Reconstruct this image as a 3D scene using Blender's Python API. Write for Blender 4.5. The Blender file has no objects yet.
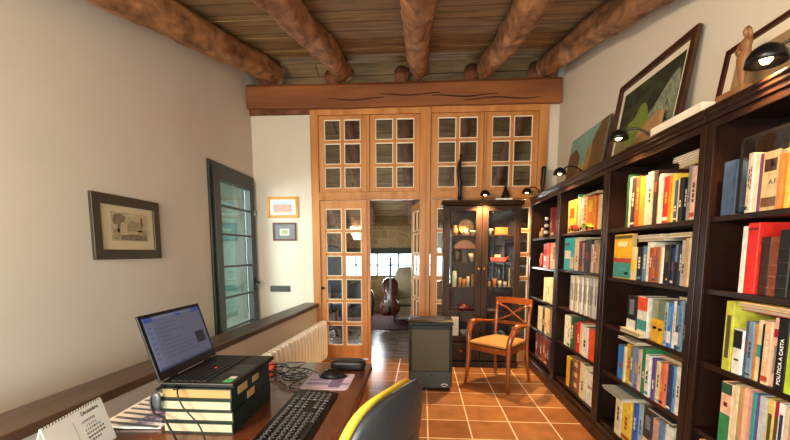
import bpy, bmesh, math, random
from mathutils import Vector, Matrix, noise
random.seed(7)
S = bpy.context.scene
COL = S.collection
PI = math.pi

# ---------------------------------------------------------------- camera, world, light
cam_d = bpy.data.cameras.new('camera')
cam_o = bpy.data.objects.new('camera', cam_d)
COL.objects.link(cam_o)
cam_o.location = (0, 0, 1.45)
YAW, PITCH = 0.06902, 0.11043
cam_o.rotation_euler = (PI/2 - PITCH, 0, YAW)
cam_d.sensor_width = 36
cam_d.lens = 399.56/790*36
cam_d.shift_y = 76.93/790
cam_d.clip_start = 0.03
S.camera = cam_o

S.view_settings.view_transform = 'Standard'
S.view_settings.look = 'None'
S.view_settings.gamma = 1
S.view_settings.use_curve_mapping = False
S.view_settings.exposure = 0.68

w = bpy.data.worlds.new('sky')
S.world = w
w.use_nodes = True
wb = w.node_tree.nodes['Background']
wb.inputs[0].default_value = (0.80, 0.93, 1.0, 1)
wb.inputs[1].default_value = 2.1

def area(name, loc, rot, sx, sy, power, color):
    d = bpy.data.lights.new(name, 'AREA')
    d.shape = 'RECTANGLE'
    d.size, d.size_y = sx, sy
    d.energy = power
    d.color = color
    o = bpy.data.objects.new(name, d)
    COL.objects.link(o)
    o.location = loc
    o.rotation_euler = rot
    return o
# daylight through the window behind the camera; an unseen warm fill added behind the camera
area('daylight_rear_window', (-0.5, -1.35, 1.1), (math.radians(75), 0, math.radians(20)), 2.6, 1.0, 95, (0.84, 1.0, 0.95))
area('warm_fill', (-1.7, -0.9, 2.0), (math.radians(112), 0, math.radians(-50)), 0.9, 0.4, 135, (1.0, 0.76, 0.52))
area('daylight_terrace', (-4.0, 3.2, 2.2), (math.radians(68), 0, math.radians(-70)), 1.6, 1.8, 100, (0.90, 1.0, 0.99))
area('far_floor_fill', (-2.34, 6.65, .95), (math.radians(80), 0, -PI/2), 1.6, 1.4, 16, (0.80, 0.92, 1.0))  # added light in an unseen side opening, brightens the far floor
area('daylight_far_window', (-.65, 9.94, 1.155), (-PI/2, 0, 0), 3.2, .58, 75, (0.90, 0.97, 1.0))

# ---------------------------------------------------------------- materials
def lin(h):
    h = h.lstrip('#')
    o = []
    for i in (0, 2, 4):
        c = int(h[i:i+2], 16)/255
        o.append(c/12.92 if c <= 0.04045 else ((c+0.055)/1.055)**2.4)
    return (*o, 1)
MATS = {}
def mat(name, col, rough=0.6, metal=0.0, var=0.12, scale=6, bump=0.0, bscale=40, stretch=(1, 1, 1), emit=None, estr=0, spec=0.5, col2=None, coat=0):
    if name in MATS: return MATS[name]
    m = bpy.data.materials.new(name)
    m.use_nodes = True
    nt = m.node_tree; N = nt.nodes; Lk = nt.links
    b = N['Principled BSDF']
    b.inputs['Roughness'].default_value = rough
    b.inputs['Metallic'].default_value = metal
    b.inputs['Specular IOR Level'].default_value = spec
    b.inputs['Coat Weight'].default_value = coat
    c = lin(col) if isinstance(col, str) else (*col, 1)
    tc = N.new('ShaderNodeTexCoord'); mp = N.new('ShaderNodeMapping')
    mp.inputs['Scale'].default_value = stretch
    Lk.new(tc.outputs['Object'], mp.inputs['Vector'])
    nz = N.new('ShaderNodeTexNoise'); nz.inputs['Scale'].default_value = scale; nz.inputs['Detail'].default_value = 5
    Lk.new(mp.outputs[0], nz.inputs['Vector'])
    rp = N.new('ShaderNodeValToRGB')
    rp.color_ramp.elements[0].position = 0.32; rp.color_ramp.elements[1].position = 0.68
    c2 = lin(col2) if col2 else None
    if c2:
        rp.color_ramp.elements[0].color = c2; rp.color_ramp.elements[1].color = c
    else:
        rp.color_ramp.elements[0].color = (*[x*(1-var) for x in c[:3]], 1)
        rp.color_ramp.elements[1].color = (*[min(1, x*(1+var)) for x in c[:3]], 1)
    Lk.new(nz.outputs['Fac'], rp.inputs[0])
    Lk.new(rp.outputs[0], b.inputs['Base Color'])
    if emit:
        b.inputs['Emission Color'].default_value = lin(emit); b.inputs['Emission Strength'].default_value = estr
    if bump:
        n2 = N.new('ShaderNodeTexNoise'); n2.inputs['Scale'].default_value = bscale; n2.inputs['Detail'].default_value = 4
        Lk.new(mp.outputs[0], n2.inputs['Vector'])
        bp = N.new('ShaderNodeBump'); bp.inputs['Strength'].default_value = bump; bp.inputs['Distance'].default_value = 0.01
        Lk.new(n2.outputs['Fac'], bp.inputs['Height']); Lk.new(bp.outputs[0], b.inputs['Normal'])
    MATS[name] = m
    return m

def glass_mat(name, tint=(1, 1, 1), rough=0.0, ior=1.5):
    if name in MATS: return MATS[name]
    m = bpy.data.materials.new(name); m.use_nodes = True
    nt = m.node_tree; N = nt.nodes; Lk = nt.links
    N.remove(N['Principled BSDF']); out = N['Material Output']
    tr = N.new('ShaderNodeBsdfTransparent'); tr.inputs[0].default_value = (*tint, 1)
    gl = N.new('ShaderNodeBsdfGlossy'); gl.inputs['Roughness'].default_value = rough
    lw = N.new('ShaderNodeLayerWeight'); lw.inputs['Blend'].default_value = .5
    pw = N.new('ShaderNodeMath'); pw.operation = 'POWER'; pw.inputs[1].default_value = 5
    r0 = ((ior-1)/(ior+1))**2
    fr = N.new('ShaderNodeMath'); fr.operation = 'MULTIPLY_ADD'; fr.inputs[1].default_value = 1-r0; fr.inputs[2].default_value = r0
    Lk.new(lw.outputs['Facing'], pw.inputs[0]); Lk.new(pw.outputs[0], fr.inputs[0])
    mx = N.new('ShaderNodeMixShader')
    Lk.new(fr.outputs[0], mx.inputs[0]); Lk.new(tr.outputs[0], mx.inputs[1]); Lk.new(gl.outputs[0], mx.inputs[2])
    Lk.new(mx.outputs[0], out.inputs['Surface'])
    MATS[name] = m
    return m

def tile_mat():
    m = bpy.data.materials.new('terracotta_tiles'); m.use_nodes = True
    nt = m.node_tree; N = nt.nodes; Lk = nt.links; b = N['Principled BSDF']
    tc = N.new('ShaderNodeTexCoord'); mp = N.new('ShaderNodeMapping')
    mp.inputs['Location'].default_value = (-0.052+0.348*20, -4.41+0.348*20, 0)
    Lk.new(tc.outputs['Object'], mp.inputs['Vector'])
    br = N.new('ShaderNodeTexBrick')
    br.offset = 0; br.squash = 1
    br.inputs['Scale'].default_value = 1
    br.inputs['Brick Width'].default_value = 0.348; br.inputs['Row Height'].default_value = 0.348
    br.inputs['Mortar Size'].default_value = 0.0065; br.inputs['Mortar Smooth'].default_value = 0.3
    br.inputs['Bias'].default_value = 0
    br.inputs['Color1'].default_value = lin('#a3754c'); br.inputs['Color2'].default_value = lin('#8c5c38')
    br.inputs['Mortar'].default_value = lin('#e8dac2')
    Lk.new(mp.outputs[0], br.inputs['Vector'])
    nz = N.new('ShaderNodeTexNoise'); nz.inputs['Scale'].default_value = 5; nz.inputs['Detail'].default_value = 6
    Lk.new(tc.outputs['Object'], nz.inputs['Vector'])
    rp = N.new('ShaderNodeValToRGB'); rp.color_ramp.elements[0].position = .3; rp.color_ramp.elements[1].position = .75
    rp.color_ramp.elements[0].color = (.72, .66, .60, 1); rp.color_ramp.elements[1].color = (1.1, 1.05, 1.0, 1)
    Lk.new(nz.outputs['Fac'], rp.inputs[0])
    mx = N.new('ShaderNodeMix'); mx.data_type = 'RGBA'; mx.blend_type = 'MULTIPLY'; mx.inputs[0].default_value = 1
    Lk.new(br.outputs['Color'], mx.inputs[6]); Lk.new(rp.outputs[0], mx.inputs[7])
    Lk.new(mx.outputs[2], b.inputs['Base Color'])
    b.inputs['Roughness'].default_value = 0.22
    bp = N.new('ShaderNodeBump'); bp.inputs['Strength'].default_value = 0.25; bp.inputs['Distance'].default_value = 0.004; bp.invert = True
    Lk.new(br.outputs['Fac'], bp.inputs['Height']); Lk.new(bp.outputs[0], b.inputs['Normal'])
    return m

def plank_mat(name, c1, c2, mortar, bw, rh, rough=0.4, swap=False, msize=0.004):
    m = bpy.data.materials.new(name); m.use_nodes = True
    nt = m.node_tree; N = nt.nodes; Lk = nt.links; b = N['Principled BSDF']
    tc = N.new('ShaderNodeTexCoord'); mp = N.new('ShaderNodeMapping')
    mp.inputs['Location'].default_value = (20, 20, 0)
    if swap: mp.inputs['Rotation'].default_value = (0, 0, PI/2)
    Lk.new(tc.outputs['Object'], mp.inputs['Vector'])
    br = N.new('ShaderNodeTexBrick')
    br.inputs['Scale'].default_value = 1; br.inputs['Brick Width'].default_value = bw; br.inputs['Row Height'].default_value = rh
    br.inputs['Mortar Size'].default_value = msize
    br.inputs['Color1'].default_value = lin(c1); br.inputs['Color2'].default_value = lin(c2); br.inputs['Mortar'].default_value = lin(mortar)
    Lk.new(mp.outputs[0], br.inputs['Vector'])
    nz = N.new('ShaderNodeTexNoise'); nz.inputs['Scale'].default_value = 4; nz.inputs['Detail'].default_value = 8
    m2 = N.new('ShaderNodeMapping'); m2.inputs['Scale'].default_value = (.7, 3, 1) if not swap else (6, 1, 1)
    Lk.new(tc.outputs['Object'], m2.inputs['Vector']); Lk.new(m2.outputs[0], nz.inputs['Vector'])
    rp = N.new('ShaderNodeValToRGB'); rp.color_ramp.elements[0].position = .3; rp.color_ramp.elements[1].position = .7
    rp.color_ramp.elements[0].color = (.55, .52, .5, 1); rp.color_ramp.elements[1].color = (1.15, 1.15, 1.1, 1)
    Lk.new(nz.outputs['Fac'], rp.inputs[0])
    mx = N.new('ShaderNodeMix'); mx.data_type = 'RGBA'; mx.blend_type = 'MULTIPLY'; mx.inputs[0].default_value = 1
    Lk.new(br.outputs['Color'], mx.inputs[6]); Lk.new(rp.outputs[0], mx.inputs[7])
    Lk.new(mx.outputs[2], b.inputs['Base Color'])
    b.inputs['Roughness'].default_value = rough
    return m

def stone_mat():
    m = bpy.data.materials.new('rubble_stone'); m.use_nodes = True
    nt = m.node_tree; N = nt.nodes; Lk = nt.links; b = N['Principled BSDF']
    tc = N.new('ShaderNodeTexCoord')
    vo = N.new('ShaderNodeTexVoronoi'); vo.feature = 'DISTANCE_TO_EDGE'; vo.inputs['Scale'].default_value = 5
    v2 = N.new('ShaderNodeTexVoronoi'); v2.inputs['Scale'].default_value = 5
    Lk.new(tc.outputs['Object'], vo.inputs['Vector']); Lk.new(tc.outputs['Object'], v2.inputs['Vector'])
    rp = N.new('ShaderNodeValToRGB'); rp.color_ramp.elements[0].position = 0.02; rp.color_ramp.elements[1].position = 0.09
    Lk.new(vo.outputs['Distance'], rp.inputs[0])
    hs = N.new('ShaderNodeValToRGB'); hs.color_ramp.elements[0].color = lin('#8a6a44'); hs.color_ramp.elements[1].color = lin('#a98a60')
    Lk.new(v2.outputs['Color'], hs.inputs[0])
    mx = N.new('ShaderNodeMix'); mx.data_type = 'RGBA'
    Lk.new(rp.outputs[0], mx.inputs[0]); mx.inputs[6].default_value = lin('#a88f68'); Lk.new(hs.outputs[0], mx.inputs[7])
    Lk.new(mx.outputs[2], b.inputs['Base Color']); b.inputs['Roughness'].default_value = .9
    return m

WALL = mat('plaster_white', '#d4cbbb', .9, var=.04, scale=1.2, bump=.05, bscale=30)
TILE = tile_mat()
CEIL = plank_mat('ceiling_planks', '#8a7048', '#a08355', '#443420', 9.0, 0.27, .8, msize=.008)
FARFLOOR = plank_mat('far_floor_planks', '#8d7c70', '#7c6c62', '#30241e', 1.4, 0.11, .27)
STONE = stone_mat()
BARK = mat('log_wood', '#b98352', .75, col2='#69401f', scale=13, bump=1.0, bscale=26, stretch=(1, .45, 1))
BARK2 = mat('dark_log_wood', '#8d5230', .8, col2='#42200f', scale=8, bump=1.0, bscale=14, stretch=(1, .4, 1))
BEAM = mat('hewn_beam_wood', '#96582a', .7, col2='#6a3a18', scale=3, bump=.6, bscale=9, stretch=(.25, 1, 1.6))
PINE = mat('pine_frame', '#c98b4c', .5, col2='#ab6a30', scale=4, bump=.08, bscale=30, stretch=(2.5, 2.5, .3))
BEAD = mat('lit_bead_tone', '#ead9b8', .5, var=.05)  # pale tone paints in the light caught on the beads
GLASS = glass_mat('clear_glass')
DGLASS = glass_mat('door_glass', (.93, .98, .96), ior=1.6)
DFRAME = mat('dark_green_metal', '#1b2320', .4, var=.1, spec=.5)
BLK = mat('black_plastic', '#0d0d0f', .42, var=.1, spec=.3)
BLKM = mat('black_metal', '#101012', .35, metal=.3, var=.1)
CAPW = mat('ledge_wood', '#5b4532', .4, col2='#3c2a1c', scale=3, stretch=(5, .5, 5), bump=.1)
DESKW = mat('mahogany_desk', '#6b3a22', .25, col2='#4e2716', scale=2.5, stretch=(5, .5, 5), coat=.2)
DESKL = mat('desk_side_wood', '#9a5a2c', .45, col2='#743c1a', scale=3, stretch=(3, 3, .5))
CASE = mat('dark_walnut_case', '#271711', .3, col2='#180d09', scale=3, stretch=(3, 3, .6), spec=.3)
CASEB = mat('dark_case_back', '#120b09', .6, var=.1)
CABW = mat('dark_oak_cabinet', '#38251a', .5, col2='#22150e', scale=4, stretch=(4, 4, .5), spec=.2)
RADW = mat('radiator_enamel', '#f6f6f2', .35, var=.02)
PAPER = mat('book_pages', '#a1947a', .85, var=.06, scale=60, stretch=(1, 1, 12))
CHROME = mat('brushed_steel', '#b9bcc0', .3, metal=1, var=.05)
BRASS = mat('brass', '#c89a4a', .3, metal=1, var=.05)
WHITE = mat('white_paper', '#e8e4da', .7, var=.03)

# ---------------------------------------------------------------- helpers
def W(o):
    m = o.matrix_basis.copy()
    p = o.parent
    while p:
        m = p.matrix_basis @ m
        p = p.parent
    return m

class MB:
    def __init__(s): s.bm = bmesh.new()
    def hexa(s, c8):
        v = [s.bm.verts.new(c) for c in c8]
        for f in ((0,3,2,1),(4,5,6,7),(0,1,5,4),(1,2,6,5),(2,3,7,6),(3,0,4,7)):
            s.bm.faces.new([v[i] for i in f])
        return s
    def box(s, x0, x1, y0, y1, z0, z1):
        x0, x1 = min(x0, x1), max(x0, x1); y0, y1 = min(y0, y1), max(y0, y1); z0, z1 = min(z0, z1), max(z0, z1)
        return s.hexa([(x0,y0,z0),(x1,y0,z0),(x1,y1,z0),(x0,y1,z0),(x0,y0,z1),(x1,y0,z1),(x1,y1,z1),(x0,y1,z1)])
    def obox(s, M, sx, sy, sz):
        return s.hexa([M @ Vector(c) for c in ((-sx,-sy,-sz),(sx,-sy,-sz),(sx,sy,-sz),(-sx,sy,-sz),(-sx,-sy,sz),(sx,-sy,sz),(sx,sy,sz),(-sx,sy,sz))])
    def bar(s, p, q, wd, hg, up=(0, 0, 1)):
        p = Vector(p); q = Vector(q); d = (q-p)
        L = d.length; d.normalize(); u = Vector(up); r = d.cross(u)
        if r.length < 1e-4: u = Vector((0, 1, 0)); r = d.cross(u)
        r.normalize(); u = r.cross(d)
        M = Matrix((( *(r),),( *(d),),( *(u),))).transposed().to_4x4(); M.translation = (p+q)/2
        return s.obox(M, wd/2, L/2, hg/2)
    def tube(s, pts, rad, seg=10, cap=True, sq=1.0):
        pts = [Vector(p) for p in pts]; n = len(pts)
        if not hasattr(rad, '__len__'): rad = [rad]*n
        rings = []; up = None
        for i, p in enumerate(pts):
            d = (pts[min(i+1, n-1)]-pts[max(i-1, 0)])
            if d.length < 1e-9: d = Vector((0, 0, 1))
            d.normalize()
            if up is None:
                up = Vector((0, 0, 1)) if abs(d.z) < .9 else Vector((1, 0, 0))
            r = d.cross(up).normalized(); up = r.cross(d).normalized()
            rings.append([s.bm.verts.new(p + (r*math.cos(2*PI*k/seg) + up*math.sin(2*PI*k/seg)*sq)*rad[i]) for k in range(seg)])
        for a, b in zip(rings, rings[1:]):
            for k in range(seg):
                s.bm.faces.new((a[k], a[(k+1) % seg], b[(k+1) % seg], b[k]))
        if cap:
            s.bm.faces.new(rings[0][::-1]); s.bm.faces.new(rings[-1])
        return s
    def lathe(s, prof, c=(0, 0, 0), seg=24, M=None):
        M = M or Matrix.Identity(4); c = Vector(c); rings = []
        for r, z in prof:
            if r < 1e-5: rings.append([s.bm.verts.new(c + M @ Vector((0, 0, z)))])
            else: rings.append([s.bm.verts.new(c + M @ Vector((r*math.cos(2*PI*k/seg), r*math.sin(2*PI*k/seg), z))) for k in range(seg)])
        for a, b in zip(rings, rings[1:]):
            for k in range(seg):
                A = a[k % len(a)], a[(k+1) % len(a)]; B = b[(k+1) % len(b)], b[k % len(b)]
                f = []
                for v in (*A, *B):
                    if v not in f: f.append(v)
                if len(f) > 2: s.bm.faces.new(f)
        return s
    def prism(s, poly, fn, a, b):
        """poly: 2d outline; fn(u, v, t) -> 3d"""
        A = [s.bm.verts.new(fn(u, v, a)) for u, v in poly]; B = [s.bm.verts.new(fn(u, v, b)) for u, v in poly]
        n = len(poly)
        s.bm.faces.new(A[::-1]); s.bm.faces.new(B)
        for i in range(n): s.bm.faces.new((A[i], A[(i+1) % n], B[(i+1) % n], B[i]))
        return s
    def grid(s, nu, nv, fn):
        V = [[s.bm.verts.new(fn(i/nu, j/nv)) for j in range(nv+1)] for i in range(nu+1)]
        for i in range(nu):
            for j in range(nv):
                s.bm.faces.new((V[i][j], V[i+1][j], V[i+1][j+1], V[i][j+1]))
        return s
    def loft(s, outline, fn, levels):
        """closed soft solid: levels of (scale, height)"""
        L = [[s.bm.verts.new(fn(u*k, v*k, q)) for u, v in outline] for k, q in levels]; n = len(outline)
        for a, b in zip(L, L[1:]):
            for k in range(n): s.bm.faces.new((a[k], a[(k+1) % n], b[(k+1) % n], b[k]))
        s.bm.faces.new(L[0][::-1]); s.bm.faces.new(L[-1])
        return s
    def ball(s, c, r, seg=16, sc=(1, 1, 1)):
        n = seg//2
        prof = [(math.sin(PI*i/n)*r, -math.cos(PI*i/n)*r) for i in range(n+1)]
        prof[0] = (0, -r); prof[-1] = (0, r)
        return s.lathe(prof, c, seg, Matrix.Diagonal((*sc, 1)))
    def build(s, name, m, parent=None, bevel=0, smooth=False, local=False, seg=2, angle=35, subsurf=0):
        bmesh.ops.recalc_face_normals(s.bm, faces=s.bm.faces)
        me = bpy.data.meshes.new(name)
        o = bpy.data.objects.new(name, me)
        COL.objects.link(o)
        if parent is not None:
            o.parent = parent
            if not local: bmesh.ops.transform(s.bm, matrix=W(parent).inverted(), verts=s.bm.verts)
        elif not local:
            xs = [v.co.x for v in s.bm.verts]; ys = [v.co.y for v in s.bm.verts]; zs = [v.co.z for v in s.bm.verts]
            b = Vector(((min(xs)+max(xs))/2, (min(ys)+max(ys))/2, min(zs)))
            bmesh.ops.translate(s.bm, vec=-b, verts=s.bm.verts); o.location = b
        s.bm.to_mesh(me); s.bm.free()
        if m: me.materials.append(m)
        if smooth:
            for p in me.polygons: p.use_smooth = True
        if bevel:
            md = o.modifiers.new('bevel', 'BEVEL'); md.width = bevel; md.segments = seg; md.limit_method = 'ANGLE'; md.angle_limit = math.radians(angle)
        if subsurf:
            md = o.modifiers.new('sub', 'SUBSURF'); md.levels = subsurf; md.render_levels = subsurf
        return o

def tag(o, label, cat, group=None):
    o['label'] = label; o['category'] = cat
    if group: o['group'] = group
    return o
def thing(name, label, cat, loc, rz=0, group=None):
    o = bpy.data.objects.new(name, None)
    COL.objects.link(o); o.location = loc; o.rotation_euler = (0, 0, rz); o.empty_display_size = .1
    return tag(o, label, cat, group)
def struct(o):
    o['kind'] = 'structure'
    return o
def sempty(name, loc, rz=0):
    o = bpy.data.objects.new(name, None); COL.objects.link(o); o.location = loc; o.rotation_euler = (0, 0, rz)
    return struct(o)
def box(name, x0, x1, y0, y1, z0, z1, m, parent=None, bevel=0):
    return MB().box(x0, x1, y0, y1, z0, z1).build(name, m, parent, bevel)
def text(name, body, size, M, m, parent, extrude=0.0004, align='LEFT', space=1.0):
    """flat lettering; M is a world matrix (x right, y up, z out)"""
    c = bpy.data.curves.new(name, 'FONT'); c.body = body; c.size = size; c.extrude = extrude; c.align_x = align; c.space_line = space
    t = bpy.data.objects.new('tmp_text', c); COL.objects.link(t)
    dg = bpy.context.evaluated_depsgraph_get()
    me = bpy.data.meshes.new_from_object(t.evaluated_get(dg))
    bpy.data.objects.remove(t); bpy.data.curves.remove(c)
    me.name = name; me.materials.clear(); me.materials.append(m)
    o = bpy.data.objects.new(name, me); COL.objects.link(o); o.parent = parent
    me.transform(W(parent).inverted() @ M)
    return o
def frameM(o, xdir, ydir):
    x = Vector(xdir).normalized(); y = Vector(ydir).normalized(); z = x.cross(y)
    M = Matrix((x, y, z)).transposed().to_4x4(); M.translation = Vector(o)
    return M
# ---------------------------------------------------------------- room shell
XL, XR, YB, YF = -2.27, 1.69, 5.34, -1.25
cz = lambda y: 2.60 + .235*y            # underside of the sloping ceiling
struct(box('floor', XL, XR, YF, 5.38, -.1, 0, TILE)).location.z = -.1
fl = bpy.data.objects['floor']
# keep tile grid in world coordinates
for v in fl.data.vertices: v.co += Vector(fl.location)
fl.location = (0, 0, 0)
# ceiling: planks running across, each lapping the next a little
mb = MB(); y = YF; k = 0
while y < 5.36:
    y2 = min(y+.27, 5.38); dz = (k % 2)*.006
    mb.hexa([(XL,y,cz(y)+dz),(XR,y,cz(y)+dz),(XR,y2,cz(y2)+dz),(XL,y2,cz(y2)+dz),(XL,y,cz(y)+.06),(XR,y,cz(y)+.06),(XR,y2,cz(y2)+.06),(XL,y2,cz(y2)+.06)])
    y = y2; k += 1
o = struct(mb.build('ceiling', CEIL)); 
for v in o.data.vertices: v.co += Vector(o.location)
o.location = (0, 0, 0)
def gable(name, x0, x1, openings=()):
    """side wall under the slope with rectangular openings (y0, y1, z0, z1)"""
    mb = MB(); ys = sorted({YF, 5.46, *[a for q in openings for a in q[:2]]})
    for a, b in zip(ys, ys[1:]):
        op = [q for q in openings if q[0] <= a and q[1] >= b]
        ta, tb = min(cz(a), 3.86)+.06, min(cz(b), 3.86)+.06
        if not op:
            mb.hexa([(x0,a,-.1),(x1,a,-.1),(x1,b,-.1),(x0,b,-.1),(x0,a,ta),(x1,a,ta),(x1,b,tb),(x0,b,tb)])
        else:
            q = op[0]
            if q[2] > -.1: mb.box(x0, x1, a, b, -.1, q[2])
            mb.hexa([(x0,a,q[3]),(x1,a,q[3]),(x1,b,q[3]),(x0,b,q[3]),(x0,a,ta),(x1,a,ta),(x1,b,tb),(x0,b,tb)])
    return struct(mb.build(name, WALL))
gable('wall_left', XL-.12, XL, [(4.17, 5.31, .04, 2.44)])
gable('wall_right', XR, XR+.12)
# wall behind the camera with its window
mb = MB()
mb.box(XL, -1.8, YF-.1, YF, 0, 2.3).box(.8, XR, YF-.1, YF, 0, 2.3).box(-1.8, .8, YF-.1, YF, 0, .7).box(-1.8, .8, YF-.1, YF, 2.2, 2.3)
struct(mb.build('wall_front', WALL))
# stub walls beside the glazed partition
mb = MB().box(XL, -1.47, YB, YB+.1, 0, 3.235); struct(mb.build('wall_back', WALL, bevel=.006))
mb = MB().box(1.545, XR, YB, YB+.1, 0, 3.34); struct(mb.build('wall_back_corner', WALL, bevel=.006))
# half wall along the stair opening, running slightly askew, with its wooden ledge
LX = lambda y: -1.395 - .042*(5.3-y)           # room edge of the ledge
LF = lambda y: -1.60 - .05*(5.35-y)            # stair edge
def skewbar(x_in, x_out, y0, y1, z0, z1):
    return MB().hexa([(x_in(y0),y0,z0),(x_out(y0),y0,z0),(x_out(y1),y1,z0),(x_in(y1),y1,z0),(x_in(y0),y0,z1),(x_out(y0),y0,z1),(x_out(y1),y1,z1),(x_in(y1),y1,z1)])
struct(skewbar(lambda y: LF(y)+.03, lambda y: LX(y)-.03, -1.2, 5.34, 0, .72).build('wall_stair', WALL))
o = skewbar(LF, LX, -1.2, 5.335, .721, .77).build('trim_1', CAPW, bevel=.006); struct(o)
# room beyond the partition
struct(box('floor_far_room', -2.28, 3.5, 5.38, 10.1, -.1, 0, FARFLOOR))
for a in (bpy.data.objects['floor_far_room'],):
    for v in a.data.vertices: v.co += Vector(a.location)
    a.location = (0, 0, 0)
mb = MB().box(-2.40, 3.5, 9.8, 10.0, 0, .86).box(-2.40, 3.5, 9.8, 10.0, 1.45, 2.4).box(-2.40, -2.2, 9.8, 10.0, .86, 1.45).box(1.0, 3.5, 9.8, 10.0, .86, 1.45)
struct(mb.build('wall_far_room', STONE))
mb = MB().box(-2.40, -2.28, 5.46, 5.7, 0, 3.9).box(-2.40, -2.28, 7.6, 9.8, 0, 3.9).box(-2.40, -2.28, 5.7, 7.6, 0, .1).box(-2.40, -2.28, 5.7, 7.6, 2.25, 3.9)  # side opening added to let light onto the far floor
struct(mb.build('wall_far_room_left', WALL))
struct(box('wall_far_room_right', 3.5, 3.6, 5.44, 10, 0, 3.9, WALL))
struct(box('wall_partition_right', 1.82, 3.5, 5.46, 5.56, 0, 3.8, WALL))
fz = lambda y: 3.87 - .40*(y-5.36)
mb = MB().hexa([(-2.40,5.385,fz(5.385)),(3.6,5.385,fz(5.385)),(3.6,10.1,fz(10.1)),(-2.40,10.1,fz(10.1)),(-2.40,5.385,fz(5.385)+.06),(3.6,5.385,fz(5.385)+.06),(3.6,10.1,fz(10.1)+.06),(-2.40,10.1,fz(10.1)+.06)])
o = struct(mb.build('ceiling_far_room', CEIL))
# far window: frame, muntins and panes
wf = sempty('window_5', (-.65, 9.85, .86))
mb = MB()
for x in [-2.18+.53*i for i in range(7)]: mb.box(x-.018, x+.018, 9.84, 9.88, .86, 1.45)
for z in (.875, 1.145, 1.435): mb.box(-2.2, 1.0, 9.84, 9.88, z-.015, z+.015)
mb.build('window_frame', DFRAME, wf)
box('pane', -2.2, 1.0, 9.857, 9.863, .86, 1.45, GLASS, wf)
box('trim_2', -2.27, 1.2, 9.70, 9.795, 1.45, 1.56, mat('green_lintel', '#2a2f1c', .7))['kind'] = 'structure'

# rafters: rough round logs
def log(name, p0, p1, r, m, label, group=None, seed=0, taper=.9, rough=.24, cat='ceiling beam'):
    p0, p1 = Vector(p0), Vector(p1); d = (p1-p0).normalized(); L = (p1-p0).length
    r1 = d.cross(Vector((0, 0, 1))).normalized(); u = r1.cross(d)
    nl = int(L/.05); ns = 28; mb = MB(); rings = []
    for i in range(nl+1):
        t = i/nl; c = p0+(p1-p0)*t
        c = c + r1*(noise.noise(Vector((t*L*.7, seed*3.1, 0)))*.05) + u*(noise.noise(Vector((t*L*.7, seed*5.7, 9)))*.02)
        rr = r*(1-(1-taper)*t)
        ring = []
        for k in range(ns):
            a = 2*PI*k/ns
            n = noise.noise(Vector((math.cos(a)*1.3+seed*7, math.sin(a)*1.3, t*L*1.6)))*rough + noise.noise(Vector((math.cos(a)*4+seed*7, math.sin(a)*4, t*L*9)))*rough*.5
            ring.append(mb.bm.verts.new(c + (r1*math.cos(a)+u*math.sin(a))*rr*(1+n)))
        rings.append(ring)
    for a, b in zip(rings, rings[1:]):
        for k in range(ns): mb.bm.faces.new((a[k], a[(k+1) % ns], b[(k+1) % ns], b[k]))
    mb.bm.faces.new(rings[0][::-1]); mb.bm.faces.new(rings[-1])
    o = mb.build(name, m, smooth=True)
    return tag(o, label, cat, group)
lz = lambda y: 2.475 + .235*y
RG = 'log rafters under the sloping ceiling'
for i, (xa, xb, r, lab) in enumerate([
    (-1.90, -1.90, .14, 'rough orange log rafter hugging the top of the plain left wall'),
    (-.96, -.985, .13, 'rough log rafter, second from the left, running diagonally above the laptop'),
    (-.03, -.04, .13, 'rough round log rafter in the middle, straight above the open doorway'),
    (.84, .75, .125, 'rough log rafter, second from the right, ending above the glass cabinet'),
    (1.53, 1.50, .13, 'bark-covered log rafter against the right wall above the framed pictures')]):
    log('log_rafter', (xa, YF+.02, lz(YF)), (xb, 5.3, lz(5.3)), r, BARK, lab, RG, seed=i+1, taper=.86)
FG = 'log rafters over the far room'
for i, (x, lab) in enumerate([(-2.07, 'far room log rafter left of the doorway, behind the partition'), (-1.17, 'far room log rafter seen through the left side of the doorway'), (-.28, 'far room log rafter seen at the right side of the doorway opening'),
                              (.6, 'log rafter stub above the tie beam, beside the second rafter from right'), (1.4, 'far room log rafter behind the casement nearest the right wall')]):
    log('far_log_rafter', (x, 5.36, 3.73), (x, 9.3, fz(9.3)-.12), .10, BARK2, lab, FG, seed=i+11, rough=.1)
# tie beam, squared with an adze
mb = MB(); nx = 60; prof = [(5.20, 3.265), (5.20, 3.53), (5.23, 3.565), (5.45, 3.565), (5.47, 3.53), (5.47, 3.31), (5.23, 3.30)]
prof[-2:] = [(5.255, 3.30), (5.245, 3.262)]
prof[3:5] = [(5.33, 3.565), (5.345, 3.53)]
rings = []
for i in range(nx+1):
    x = XL+.01 + (1.66-XL-.01)*i/nx; ring = []
    for j, (yy, zz) in enumerate(prof):
        n = noise.noise(Vector((x*1.5, yy*9, zz*9)))*.018+noise.noise(Vector((x*6, yy*9, zz*9)))*.007
        ring.append(mb.bm.verts.new((x, yy+n, zz+n*.8+(.02*max(0, -1.4-x)))))
    rings.append(ring)
for a, b in zip(rings, rings[1:]):
    for k in range(len(prof)): mb.bm.faces.new((a[k], a[(k+1) % 7], b[(k+1) % 7], b[k]))
mb.bm.faces.new(rings[0][::-1]); mb.bm.faces.new(rings[-1])
tb = tag(mb.build('tie_beam', BEAM, smooth=False), 'thick hewn horizontal timber beam above the glazed wooden partition', 'ceiling beam')
mb = MB()
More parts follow.
